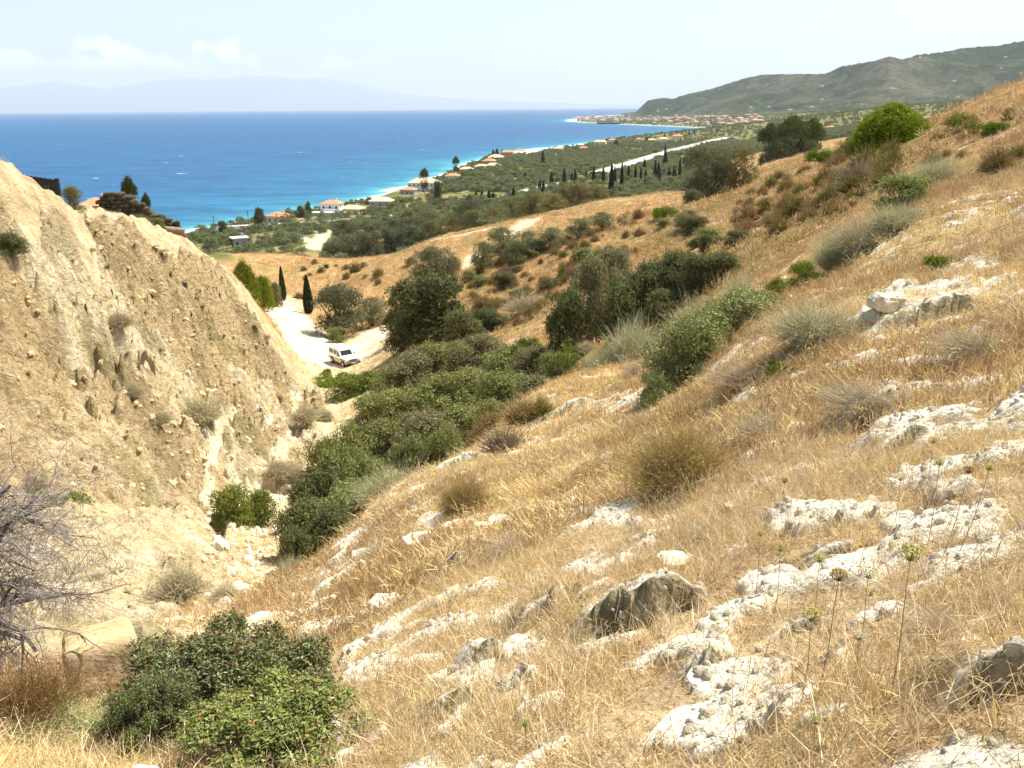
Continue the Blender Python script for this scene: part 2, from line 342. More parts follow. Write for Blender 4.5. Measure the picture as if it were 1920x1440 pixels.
def ground(x, y, full=False):
    """height of the land with its relief"""
    x = np.asarray(x, float); y = np.asarray(y, float); sh = x.shape; x = np.atleast_1d(x).ravel(); y = np.atleast_1d(y).ravel()
    r = np.hypot(x, y); z = ground_base(x, y)
    wrp = 1.0 + 0 * x
    wx = x + (fbm(x / (2 + r * .05), y / (2 + r * .05), 2, 5) - .5) * (0.6 + r * .05); wy = y + (fbm(x / (2 + r * .05), y / (2 + r * .05), 2, 9) - .5) * (0.6 + r * .05)
    cw = look(CW, wx, wy); cw = cw ** 2.0; cw /= cw.sum(-1, keepdims=True)
    g, m, p, b, o, f = [cw[:, i] for i in range(6)]
    rd = line_mask(x, y, tracks, 0.25, 0.5)
    pth = line_mask(x, y, paths, 0.4, 0.8)
    ck = chalk_mask(x, y) * (1 - m)
    keep = 1 - rd; rut = np.zeros_like(z); on = rd > .3
    if np.any(on):
        for pl, hw in tracks[:2]:
            d_ = seg_dist(x[on], y[on], pl) + (fbm(x[on] * .4, y[on] * .4, 2, 34) - .5) * 1.1; rut[on] = np.maximum(rut[on], np.exp(-((np.abs(d_ - 1.0)) / .26) ** 2))
    # badland: rills running down to the gully (towards +x), ledges, crumbling blocks
    mm = (m + 0.35 * p) * keep
    act = mm > 0.02
    rel = np.zeros_like(z); cav = np.zeros_like(z); blk = np.zeros_like(z)
    if np.any(act):
        X = x[act]; Y = y[act]; Zb = z[act]
        wob = (fbm(X * .18, Y * .18, 3, 21) - .5) * 5
        rill = ridged((Y - X * 0.35 + wob) * 0.17, X * 0.05, 3, 22, .55)
        led = fbm((Zb + 0.35 * Y) * 0.55 + wob * .3, (Y + X) * .10, 3, 25)
        rough = fbm(X * .75, Y * .75 + Zb * .5, 5, 27, .6); blo = ridged(X * 1.3 + wob, (Y + .6 * Zb) * 1.3, 4, 28, .6)
        upper = ss(-X, 10, 22)
        r2_ = ridged((Y - X * .5 + wob * .5) * .42, X * .10 + Zb * .03, 3, 29, .5); lump = fbm(X * 1.7, Y * 1.7 + Zb * .8, 4, 30, .62)
        bed = Zb * 1.0 + Y * .22 - X * .10 + (fbm(X * .3, Y * .3, 3, 35) - .5) * 2.2; fr_ = bed / 1.5 - np.floor(bed / 1.5)
        stp = (ss(fr_, 0, .22) - fr_) * .62 * ss(fbm(X * .16, Y * .16, 3, 36), .40, .56)
        c3 = (vn(X * 1.9 + Zb * .3, Y * 1.9, 37) + vn(Y * 1.9 + 5, Zb * 1.9 + X * .4, 38) + vn(Zb * 1.9, X * 1.9 + 9, 39)) / 3; c4 = (vn(X * 4.3, Y * 4.3 + Zb, 44) + vn(Y * 4.3 + 5, Zb * 4.3 + X, 45)) / 2
        rel[act] = stp + (c3 - .5) * 1.7 + (fbm(X * .11, Y * .11, 3, 46) - .5) * 4.2 + (c4 - .5) * .55 + (r2_ - .6) * .85 + (lump - .5) * 1.7 + (rill - .6) * 1.7 + (led - .5) * 2.0 + (rough - .5) * (1.5 + .9 * upper) + (blo - .62) * (.35 + .35 * upper)
        cav[act] = blo; blk[act] = rough
    z = z + rel * mm * (.35 + .65 * ss(r, 22, 42))
    # gold slope: hummocks, chalk scarps; brown ridge: shoulders
    z = z + (g + .5 * f) * ((fbm(x * .35, y * .35, 4, 41) - .5) * np.minimum(0.9, 0.045 * r) + (fbm(x * 2.6, y * 2.6, 3, 43) - .5) * np.minimum(0.10, .02 * r)) * keep
    z = z + ck * ((fbm(x * 2.8, y * 2.8, 5, 47, .6) - .50) * np.minimum(0.16, .034 * r) + np.minimum(.06, .012 * r))
    z = z + b * keep * ((fbm(x * .06, y * .06, 4, 51) - .5) * 1.9 + (fbm(x * .5, y * .5, 3, 53) - .5) * .55) * ss(r, 18, 60) * (1 - ss(r, 400, 900))
    z = z + o * ((fbm(x * .02, y * .02, 4, 61) - .5) * 1.6) * ss(r, 120, 200) * (z > 2)
    z = np.where((rd > 0), z + rd * (fbm(x * 1.2, y * 1.2, 2, 63) - .5) * .12, z) - pth * 0.10 * (r < 250)
    scf = np.zeros_like(z)
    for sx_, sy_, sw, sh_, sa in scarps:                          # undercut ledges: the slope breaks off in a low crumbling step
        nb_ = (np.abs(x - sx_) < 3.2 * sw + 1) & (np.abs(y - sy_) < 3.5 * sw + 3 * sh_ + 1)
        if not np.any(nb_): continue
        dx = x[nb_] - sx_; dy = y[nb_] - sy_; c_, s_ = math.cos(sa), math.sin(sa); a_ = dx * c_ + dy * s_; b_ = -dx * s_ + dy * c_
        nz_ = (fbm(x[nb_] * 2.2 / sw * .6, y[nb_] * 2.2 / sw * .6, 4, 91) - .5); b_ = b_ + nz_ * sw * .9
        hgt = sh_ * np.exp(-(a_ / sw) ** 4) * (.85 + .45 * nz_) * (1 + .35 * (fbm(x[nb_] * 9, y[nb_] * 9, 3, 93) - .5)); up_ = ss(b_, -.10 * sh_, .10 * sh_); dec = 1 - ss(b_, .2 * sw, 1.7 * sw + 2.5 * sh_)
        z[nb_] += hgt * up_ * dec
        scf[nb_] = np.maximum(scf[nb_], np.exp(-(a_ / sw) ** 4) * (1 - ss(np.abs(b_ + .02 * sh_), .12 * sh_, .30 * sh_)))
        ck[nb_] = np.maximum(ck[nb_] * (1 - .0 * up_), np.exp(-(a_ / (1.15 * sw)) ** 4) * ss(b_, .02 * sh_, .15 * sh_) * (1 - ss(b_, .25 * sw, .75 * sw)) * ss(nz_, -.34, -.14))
    # the small cave in the badland face and the washed pit beside the near shrub
    hol = np.zeros_like(z)
    for hx, hy, hr, hd in holes:
        d = np.hypot(x - hx, (y - hy)) + (fbm(x * 2.2, y * 2.2, 3, 67) - .5) * hr * .5; z = z - hd * (1 - ss(d, hr * .6, hr)); hol = np.maximum(hol, 1 - ss(d, hr * 1.0, hr * 1.45))
    pitm = (1 - ss(np.hypot((x - pit_c[0]) / 1.0, (y - pit_c[1] + .25) / 1.7), .6, .9)) if pit_c else 0 * z
    z = z.reshape(sh)
    if not full: return z
    return z, dict(g=g, m=m, p=p, b=b, o=o, f=f, rd=rd, pth=pth, ck=ck, cav=cav, rough=blk, r=r, pit=pitm, scf=scf, rut=rut)
holes = []; pit_c = None; scarps = []
for u, v, r_, hr, hd in ((246, 684, None, 1.0, 1.9), (228, 655, None, .6, .9), (182, 700, None, 0.8, .8), (150, 772, None, .8, .6)):
    p = hit(u, v); holes.append((p[0], p[1], hr, hd))
pit_c = hit(205, 1275)                                           # washed sandy pit beside the near shrub
holes.append((pit_c[0] - .05, pit_c[1] + .05, .75, .5)); holes.append((pit_c[0] - .34, pit_c[1] - .35, .40, .55))

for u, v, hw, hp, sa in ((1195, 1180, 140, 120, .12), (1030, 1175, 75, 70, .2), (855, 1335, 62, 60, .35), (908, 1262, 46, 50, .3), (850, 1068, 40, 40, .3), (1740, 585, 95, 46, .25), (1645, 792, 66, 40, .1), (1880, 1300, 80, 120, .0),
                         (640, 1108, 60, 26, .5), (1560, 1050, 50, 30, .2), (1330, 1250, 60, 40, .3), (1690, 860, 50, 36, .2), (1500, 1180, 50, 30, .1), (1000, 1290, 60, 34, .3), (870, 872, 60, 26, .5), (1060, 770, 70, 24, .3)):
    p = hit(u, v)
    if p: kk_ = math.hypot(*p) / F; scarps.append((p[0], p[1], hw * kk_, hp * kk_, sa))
ths = np.concatenate([np.radians(np.linspace(-66, -35.4, 34)), np.radians(np.linspace(-35, 35, 600)), np.radians(np.linspace(35.4, 66, 34))])
rs = np.concatenate([[0.02, 0.3], np.exp(np.concatenate([np.linspace(math.log(.6), math.log(2.2), 70, endpoint=False), np.linspace(math.log(2.2), math.log(14), 330, endpoint=False), np.linspace(math.log(14), math.log(105), 520, endpoint=False), np.linspace(math.log(105), math.log(7500), 390)]))])
tt, rr_ = np.meshgrid(ths, rs, indexing='ij')
X = (np.sin(tt) * rr_).ravel(); Y = (np.cos(tt) * rr_).ravel()
Z, MK = ground(X, Y, True)

# ------------------------------------------------------------------ what the ground is made of (its own colours, plus painted shade on ledges and in crumb hollows)
def mixc_(a, b, t): return a * (1 - t[:, None]) + np.array(b)[None] * t[:, None]
def cover_colour(x, y, z, k):
    r = k['r']
    n1 = fbm(x * .9, y * .9, 4, 101); n2 = fbm(x * .16, y * .16, 4, 103); n3 = fbm(x * 6, y * 6, 3, 107); n4 = fbm(x * 2.8, y * 2.8, 4, 109)
    c = np.zeros((len(x), 3))
    gold = mixc_(mixc_(np.tile((.55, .405, .185), (len(x), 1)), (.65, .52, .30), ss(n1, .4, .65)), (.33, .215, .10), ss(n4, .52, .72) * .75)
    gold = mixc_(gold, (.36, .25, .14), ss(n2, .5, .68) * .6)
    marl = mixc_(np.tile((.66, .535, .315), (len(x), 1)), (.74, .63, .42), ss(n1, .42, .62))
    marl = mixc_(marl, (.47, .35, .18), ss(n2 + .12 * ss(-x, 12, 20), .46, .62) * .85 * ss(-x, 9, 16)); marl = mixc_(marl, (.31, .235, .125), ss(fbm(x * .5 + y * .2, y * .25, 4, 115), .56, .68) * .7 * ss(-x, 11, 17))
    marl = mixc_(marl, (.42, .32, .175), ss(n4, .54, .72) * .5)
    marl = mixc_(marl, (.30, .25, .11), ss(fbm(x * .35, y * .35, 4, 113), .58, .70) * .6)
    pale = mixc_(np.tile((.47, .355, .20), (len(x), 1)), (.60, .49, .31), ss(n4, .45, .65)); pale = mixc_(pale, (.33, .25, .14), ss(n1, .5, .66) * .6)
    brown = mixc_(np.tile((.41, .245, .10), (len(x), 1)), (.48, .31, .145), ss(n1, .42, .6)); brown = mixc_(brown, (.27, .175, .08), ss(n4, .48, .7) * .8)
    brown = mixc_(brown, (.24, .21, .07), ss(n2, .55, .68) * .6)
    oliv = mixc_(np.tile((.20, .17, .075), (len(x), 1)), (.12, .135, .045), ss(fbm(x * .05, y * .05, 3, 117), .4, .6)); oliv = mixc_(oliv, (.36, .27, .13), ss(n2, .56, .7) * .8)
    flo = mixc_(np.tile((.52, .42, .25), (len(x), 1)), (.62, .53, .36), ss(n1, .5, .64)); flo = mixc_(flo, (.42, .29, .12), ss(n4, .5, .66) * .8)
    for key, cc in (('g', gold), ('m', marl), ('p', pale), ('b', brown), ('o', oliv), ('f', flo)): c += cc * k[key][:, None]
    chalkc = mixc_(np.tile((.80, .735, .585), (len(x), 1)), (.62, .53, .38), ss(n3, .54, .74) * .5)
    chalkc = mixc_(chalkc, (.50, .42, .28), ss(n4, .58, .76) * .45)
    c = mixc_(c, (.60, .47, .29), k['pit'])
    c = mixc_(c, (0, 0, 0), k['ck']) + chalkc * k['ck'][:, None]
    roadc = mixc_(np.tile((.72, .64, .48), (len(x), 1)), (.52, .42, .26), ss(fbm(x * .8, y * .35, 4, 119), .5, .68) * .75)
    c = mixc_(c, (0, 0, 0), k['rd']) + roadc * k['rd'][:, None]
    c = mixc_(c, (.50, .41, .27), k['rut'] * k['rd'] * .7)
    c = mixc_(c, (.68, .57, .39), k['pth'] * .8)
    lich_shade = mixc_(np.tile((.36, .305, .19), (len(x), 1)), (.15, .135, .07), ss(fbm(x * 7, y * 7 + z * 9, 4, 121), .38, .60))  # ledge fronts: lichen tone, with the shade of the face painted in
    c = mixc_(c, (0, 0, 0), k['scf']) + lich_shade * k['scf'][:, None]
    # shingle beach
    fr = r > 230; bd = np.full(len(x), 1e6); bd[fr] = coast_d(x[fr], y[fr])
    be = 1 - ss(bd, 2, 7)
    c = mixc_(c, (.55, .52, .46), be)
    return np.clip(c, .01, .85), be
COL, BEACH = cover_colour(X, Y, Z, MK)

def ground_mat(name, crumb=0.0):
    m = bpy.data.materials.new(name); m.use_nodes = True; t = m.node_tree; t.nodes.clear()
    a = N(t, 'ShaderNodeAttribute', attribute_name='Col'); tc = N(t, 'ShaderNodeTexCoord')
    f1 = N(t, 'ShaderNodeTexNoise', Scale=9.0, Detail=8.0, Roughness=.65); L(t, tc.outputs['Object'], f1.inputs['Vector'])
    f2 = N(t, 'ShaderNodeTexNoise', Scale=55.0, Detail=4.0, Roughness=.6); L(t, tc.outputs['Object'], f2.inputs['Vector'])
    f3 = N(t, 'ShaderNodeTexNoise', Scale=1.3, Detail=6.0, Roughness=.6); L(t, tc.outputs['Object'], f3.inputs['Vector'])
    s = mth(t, 'ADD', mth(t, 'MULTIPLY', f1.outputs[0], .55), mth(t, 'MULTIPLY', f2.outputs[0], .45))
    val = mth(t, 'ADD', mth(t, 'MULTIPLY', s, 1.3), .35)
    mx = N(t, 'ShaderNodeMix', data_type='RGBA', blend_type='MULTIPLY'); mx.inputs[0].default_value = 1.0
    cb = N(t, 'ShaderNodeCombineColor'); [L(t, val, cb.inputs[i]) for i in range(3)]
    L(t, a.outputs['Color'], mx.inputs[6]); L(t, cb.outputs[0], mx.inputs[7])
    h = mth(t, 'ADD', mth(t, 'MULTIPLY', f1.outputs[0], .09), mth(t, 'ADD', mth(t, 'MULTIPLY', f2.outputs[0], .012), mth(t, 'MULTIPLY', f3.outputs[0], .45)))
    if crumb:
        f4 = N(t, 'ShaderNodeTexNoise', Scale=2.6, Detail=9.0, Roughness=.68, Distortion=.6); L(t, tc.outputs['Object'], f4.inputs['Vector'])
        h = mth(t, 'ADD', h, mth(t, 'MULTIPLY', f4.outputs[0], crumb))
        m3 = N(t, 'ShaderNodeMix', data_type='RGBA'); L(t, mth(t, 'MULTIPLY', smooth(t, f4.outputs[0], .44, .34), .30), m3.inputs[0]); L(t, mx.outputs[2], m3.inputs[6]); m3.inputs[7].default_value = (.36, .275, .15, 1); mx = m3  # low spots between crumbs darkened: shade painted into the colour
    bp = N(t, 'ShaderNodeBump', Strength=.9, Distance=1.0); L(t, h, bp.inputs['Height'])
    d = N(t, 'ShaderNodeBsdfDiffuse', Roughness=.6); L(t, mx.outputs[2], d.inputs[0]); L(t, bp.outputs[0], d.inputs['Normal'])
    o = N(t, 'ShaderNodeOutputMaterial'); L(t, d.outputs[0], o.inputs[0])
    return m
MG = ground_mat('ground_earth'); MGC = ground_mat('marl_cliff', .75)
nR = len(rs); nT = len(ths)
ii, jj = np.meshgrid(np.arange(nT - 1), np.arange(nR - 1), indexing='ij')
q = np.stack([ii * nR + jj, (ii + 1) * nR + jj, (ii + 1) * nR + jj + 1, ii * nR + jj + 1], -1).reshape(-1, 4)
# leave out the seabed well off the shore
zq = Z[q].max(1); q = q[zq > -3.9]
verts = np.stack([X, Y, Z], 1)
def sub(faces, name, kind, mat=None):
    us, inv = np.unique(faces.ravel(), return_inverse=True)
    me = mesh_np(name, verts[us], inv.reshape(-1, 4), [mat or MG], COL[us], True)
    return tag(obj(name, me), kind=kind)
fm = lambda a: a[q].mean(1)
is_rd = fm(MK['rd']) > .5; is_be = (fm(BEACH) > .5) & ~is_rd; is_m = (fm(MK['m']) > .5) & ~is_rd & ~is_be
is_p = (fm(MK['pth']) > .5) & ~is_rd & ~is_be & ~is_m
is_pm = (fm(MK['pth']) > .5) & is_m; is_m = is_m & ~is_pm
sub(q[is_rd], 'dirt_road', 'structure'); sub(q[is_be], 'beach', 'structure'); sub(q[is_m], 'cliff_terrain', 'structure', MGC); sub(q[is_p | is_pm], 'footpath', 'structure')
sub(q[~(is_rd | is_be | is_m | is_p | is_pm)], 'ground', 'structure')

# ------------------------------------------------------------------ headland hills behind the seaside village
def hill_crest(u): return np.interp(u, [1120,1165,1190,1215,1240,1262,1290,1340,1400,1440,1480,1545,1580,1640,1668,1690,1720,1760,1800,1860,1920,2050,2300], [232,221,212,188,184,186,176,165,147,140,138,138,126,113,104,111,106,100,90,87,78,66,50])
tu = np.linspace(1120, 2300, 620); rad = np.concatenate([np.linspace(3300, 6300, 230), np.linspace(6350, 8000, 12)])
def hill_height(u, rr):
    d = ray(u, hill_crest(u)); el = d[:, 2] / np.hypot(d[:, 0], d[:, 1]); th = np.arctan2(d[:, 0], d[:, 1])
    rc = 5600 - 900 * ss(u, 1250, 1700) + 250 * np.sin(u / 70.)
    rb = np.interp(u, [1120, 1190, 1260, 1350, 1500, 1700, 1900, 2300], [5300, 5000, 4600, 3900, 3600, 3400, 3300, 3300])
    Hc = CAMZ + el * rc
    t = np.clip((rr - rb) / (rc - rb), -0.3, 2)
    prof = np.where(t < 0, t * .06, np.where(t < 1, t * (0.55 + 0.45 * t), 1 - (t - 1) * .5))
    x = np.sin(th) * rr; y = np.cos(th) * rr
    spur = (ridged(x / 620 + y / 2600, y / 900 - x / 3000, 4, 201, .5) - .62)
    z = 4 + (Hc - 4) * prof + spur * 190 * np.clip(t, 0, 1) * np.clip(1.04 - t, 0, 1) * np.clip((Hc - 10) / 120, 0, 1) * 1.8
    fo = fbm(x / 220, y / 220, 4, 211)
    tree = ss(fo + .25 * spur, .26, .46)
    z = z + (fbm(x / 16, y / 16, 2, 215) - .35) * 9 * (0.25 + tree) * np.clip(t * 12, 0, 1) * np.clip((Hc - 8) / 60, 0, 1)
    return x, y, z, tree, t
uu, r2 = np.meshgrid(tu, rad, indexing='ij'); hx, hy, hz, htree, ht = hill_height(uu.ravel(), r2.ravel())
n5 = fbm(hx / 60, hy / 60, 4, 221); n6 = fbm(hx / 400, hy / 400, 3, 225)
hc = mixc_(np.tile((.085, .088, .05), (len(hx), 1)), (.022, .038, .018), htree * (.65 + .35 * ss(n5, .35, .5)))
hc = mixc_(hc, (.15, .13, .09), ss(n6 * .5 + n5 * .5, .57, .66) * .6)
hc = mixc_(hc, (.10, .11, .045), ss(.25 - ht, 0.0, .2) * .7)
def attr_mat(name, rough=1.0, detail=None):
    m = bpy.data.materials.new(name); m.use_nodes = True; t = m.node_tree; t.nodes.clear()
    a = N(t, 'ShaderNodeAttribute', attribute_name='Col'); d = N(t, 'ShaderNodeBsdfDiffuse', Roughness=.5)
    o = N(t, 'ShaderNodeOutputMaterial'); L(t, d.outputs[0], o.inputs[0])
    if detail:                                                    # speckle of single trees and bare ground
        tc = N(t, 'ShaderNodeTexCoord'); z_ = N(t, 'ShaderNodeTexNoise', Scale=detail, Detail=5.0, Roughness=.7); L(t, tc.outputs['Object'], z_.inputs['Vector'])
        mx = N(t, 'ShaderNodeMix', data_type='RGBA'); L(t, mth(t, 'MULTIPLY', smooth(t, z_.outputs[0], .46, .60), .72), mx.inputs[0]); L(t, a.outputs['Color'], mx.inputs[6]); mx.inputs[7].default_value = (.034, .050, .022, 1)
        L(t, mx.outputs[2], d.inputs[0])
    else: L(t, a.outputs['Color'], d.inputs[0])
    return m
MH = attr_mat('hill_scrub', detail=.035); MFAR = attr_mat('far_mountain')
def grid_faces(a, b):
    i, j = np.meshgrid(np.arange(a - 1), np.arange(b - 1), indexing='ij')
    return np.stack([i * b + j, (i + 1) * b + j, (i + 1) * b + j + 1, i * b + j + 1], -1).reshape(-1, 4)
hz = np.maximum(hz, -3.5)
tag(obj('hills', mesh_np('hills', np.stack([hx, hy, hz], 1), grid_faces(len(tu), len(rad)), [MH], hc, True)), kind='structure')
# mountains across the gulf
mu = np.linspace(-400, 1250, 330)
mv = np.interp(mu, [-400,-200,0,60,100,150,200,250,300,350,400,470,500,560,600,640,700,750,800,900,1000,1100,1250], [175,180,168,160,155,162,168,160,152,149,150,145,144,150,147,152,166,176,183,189,193,197,199])
md = ray(mu, mv - 2); mel = md[:, 2] / np.hypot(md[:, 0], md[:, 1]); mth_ = np.arctan2(md[:, 0], md[:, 1])
rows = [(46000, -1.0), (50000, .30), (54000, .6), (58000, .85), (62000, 1.0), (70000, .3)]
mvs = []
for rk, fr in rows:
    x = np.sin(mth_) * rk; y = np.cos(mth_) * rk
    z = (CAMZ + np.maximum(mel, -.001) * 62000) * (fr if fr > 0 else 0) + (ridged(mu / 60 + rk, x * 0 + rk / 9000, 4, 231) - .6) * (260 if 0 < fr < 1 else 70) * np.clip(mel * 60, 0, 1) - (30 if fr < 0 else 0)
    mvs.append(np.stack([x, y, z], 1))
mvs = np.stack(mvs, 1).reshape(-1, 3); mvs[:, 2] = np.clip(mvs[:, 2], -3.5, 2440)
mcol = np.tile((.10, .115, .09), (len(mvs), 1))
tag(obj('mountains', mesh_np('mountains', mvs, grid_faces(len(mu), len(rows)), [MFAR], mcol, True)), kind='structure')

# ------------------------------------------------------------------ the sea
st_ = np.radians(np.linspace(-66, 66, 560)); sr = np.exp(np.linspace(math.log(150), math.log(27000), 420))
a, b = np.meshgrid(st_, sr, indexing='ij'); sx = (np.sin(a) * b).ravel(); sy = (np.cos(a) * b).ravel()
cd = -coast_d(sx, sy)
dn = cd + (fbm(sx / 90, sy / 90, 4, 301) - .5) * 90 * ss(cd, 0, 80) + (fbm(sx / 25, sy / 25, 3, 305) - .5) * 24
dp = np.tile((.013, .072, .160), (len(sx), 1))
dp = mixc_(dp, (.012, .090, .175), 1 - ss(dn, 60, 250)); dp = mixc_(dp, (.018, .130, .205), 1 - ss(dn, 10, 80)); dp = mixc_(dp, (.050, .24, .28), 1 - ss(dn, 2, 26))
dp = mixc_(dp, (.80, .82, .80), (1 - ss(dn, 0, 4)) * .7)
st2 = fbm(sx / 500 + sy / 4000, sy / 900, 4, 311); dp = mixc_(dp, (.012, .076, .175), ss(st2, .45, .65) * .7 * ss(cd, 200, 600))
ms = bpy.data.materials.new('sea_water'); ms.use_nodes = True; t = ms.node_tree; t.nodes.clear()
a = N(t, 'ShaderNodeAttribute', attribute_name='Col'); tc = N(t, 'ShaderNodeTexCoord')
mp = N(t, 'ShaderNodeMapping'); mp.inputs['Scale'].default_value = (.06, .16, 1); mp.inputs['Rotation'].default_value = (0, 0, .25); L(t, tc.outputs['Object'], mp.inputs[0])
wv = N(t, 'ShaderNodeTexNoise', Scale=1.0, Detail=7.0, Roughness=.62); L(t, mp.outputs[0], wv.inputs['Vector'])
mp2 = N(t, 'ShaderNodeMapping'); mp2.inputs['Scale'].default_value = (.010, .045, 1); mp2.inputs['Rotation'].default_value = (0, 0, .2); L(t, tc.outputs['Object'], mp2.inputs[0])
wc = N(t, 'ShaderNodeTexNoise', Scale=1.0, Detail=6.0, Roughness=.7); L(t, mp2.outputs[0], wc.inputs['Vector'])
val = mth(t, 'ADD', mth(t, 'MULTIPLY', mth(t, 'ADD', mth(t, 'MULTIPLY', wv.outputs[0], .6), mth(t, 'MULTIPLY', wc.outputs[0], .8)), 2.2), -.54)
cb = N(t, 'ShaderNodeCombineColor'); [L(t, val, cb.inputs[i]) for i in range(3)]
mx = N(t, 'ShaderNodeMix', data_type='RGBA', blend_type='MULTIPLY'); mx.inputs[0].default_value = 1; L(t, a.outputs['Color'], mx.inputs[6]); L(t, cb.outputs[0], mx.inputs[7])
mp3 = N(t, 'ShaderNodeMapping'); mp3.inputs['Scale'].default_value = (.035, .075, 1); L(t, tc.outputs['Object'], mp3.inputs[0]); wf = N(t, 'ShaderNodeTexNoise', Scale=1.0, Detail=3.0, Roughness=.55); L(t, mp3.outputs[0], wf.inputs['Vector'])
foam = smooth(t, wf.outputs[0], .715, .745)
mf = N(t, 'ShaderNodeMix', data_type='RGBA'); L(t, mth(t, 'MULTIPLY', foam, .75), mf.inputs[0]); L(t, mx.outputs[2], mf.inputs[6]); mf.inputs[7].default_value = (.8, .84, .86, 1)
bp = N(t, 'ShaderNodeBump', Strength=.6, Distance=3.0); L(t, wv.outputs[0], bp.inputs['Height'])
d = N(t, 'ShaderNodeBsdfDiffuse'); L(t, mf.outputs[2], d.inputs[0])
gl = N(t, 'ShaderNodeBsdfGlossy', Roughness=.45); gl.inputs[0].default_value = (1, 1, 1, 1); L(t, bp.outputs[0], gl.inputs['Normal'])
ms_ = N(t, 'ShaderNodeMixShader'); ms_.inputs[0].default_value = .06; L(t, d.outputs[0], ms_.inputs[1]); L(t, gl.outputs[0], ms_.inputs[2])
o = N(t, 'ShaderNodeOutputMaterial'); L(t, ms_.outputs[0], o.inputs[0])
seaq = grid_faces(len(st_), len(sr)); seaq = seaq[(cd[seaq] > -25).any(1)]
us, inv = np.unique(seaq.ravel(), return_inverse=True)
tag(obj('sea', mesh_np('sea', np.stack([sx, sy, 0 * sx], 1)[us], inv.reshape(-1, 4), [ms], dp[us], True)), kind='structure')

# ------------------------------------------------------------------ summer haze: one closed box of pale even air round everything
HAZE = 3.7e-5
mhz = bpy.data.materials.new('haze_air'); mhz.use_nodes = True; t = mhz.node_tree; t.nodes.clear()
pv = N(t, 'ShaderNodeVolumePrincipled', Density=HAZE, Anisotropy=.1); pv.inputs['Color'].default_value = (.625, .685, .765, 1)
o = N(t, 'ShaderNodeOutputMaterial'); L(t, pv.outputs[0], o.inputs['Volume'])
bm = bmesh.new(); bmesh.ops.create_cube(bm, size=1)
for v in bm.verts: v.co = (v.co.x * 160000, v.co.y * 150000 + 2000, -5 if v.co.z < 0 else 2500)
me = bpy.data.meshes.new('haze'); bm.to_mesh(me); bm.free(); me.materials.append(mhz)
tag(obj('haze', me), kind='stuff')
# ------------------------------------------------------------------ plant shapes
def unit(v): return v / (np.linalg.norm(v, axis=-1, keepdims=True) + 1e-9)
def leaf_quads(c, nrm, size, aspect, rng, droop=0.0, axis=None):
    """one bent rhombus of two triangles for every leaf"""
    n = len(c)
    if axis is None: axis = unit(rng.normal(size=(n, 3)))
    ax = unit(axis - (axis * nrm).sum(1, keepdims=True) * nrm * (1 - droop))
    sd = unit(np.cross(ax, nrm + 1e-4))
    s = np.asarray(size).reshape(-1, 1) if np.ndim(size) else np.full((n, 1), size)
    h = s * .5; ww = h * aspect
    v = np.stack([c - ax * h, c + sd * ww + nrm * ww * .35, c + ax * h, c - sd * ww + nrm * ww * .35], 1).reshape(-1, 3)
    f = (np.arange(n) * 4)[:, None] + np.array([[0, 1, 2, 3]])
    return v, f
def tube(pts, rad, sides=5):
    pts = np.asarray(pts, float); rad = np.asarray(rad, float); n = len(pts)
    t = np.gradient(pts, axis=0); t = unit(t)
    a = np.cross(t, [0.31, 0.22, 0.93]); a = unit(np.where(np.linalg.norm(a, axis=1, keepdims=True) < 1e-3, [[1., 0, 0]], a)); b = np.cross(t, a)
    k = np.arange(sides) * 2 * math.pi / sides
    v = (pts[:, None] + rad[:, None, None] * (np.cos(k)[None, :, None] * a[:, None] + np.sin(k)[None, :, None] * b[:, None])).reshape(-1, 3)
    i, j = np.meshgrid(np.arange(n - 1), np.arange(sides), indexing='ij')
    f = np.stack([i * sides + j, i * sides + (j + 1) % sides, (i + 1) * sides + (j + 1) % sides, (i + 1) * sides + j], -1).reshape(-1, 4)
    return v, f
class Acc:
    def __init__(s): s.v = []; s.f = []; s.c = []; s.n = 0
    def add(s, v, f, c):
        v = np.asarray(v); s.v.append(v); s.f.append(np.asarray(f) + s.n); s.n += len(v)
        c = np.asarray(c, float); s.c.append(np.tile(c, (len(v), 1)) if c.ndim == 1 else c)
    def mesh(s, name, mat, smooth_=False):
        return mesh_np(name, np.concatenate(s.v), np.concatenate(s.f), [mat], np.concatenate(s.c), smooth_)
def pal(rng, n, lo, hi, rep=4, extra=None, p=0.0):
    t = rng.random((n, 1)); c = np.array(lo) * (1 - t) + np.array(hi) * t
    if extra is not None:
        m = rng.random(n) < p; c[m] = np.array(extra) * (.7 + .6 * rng.random((m.sum(), 1)))
    return np.repeat(c, rep, 0)
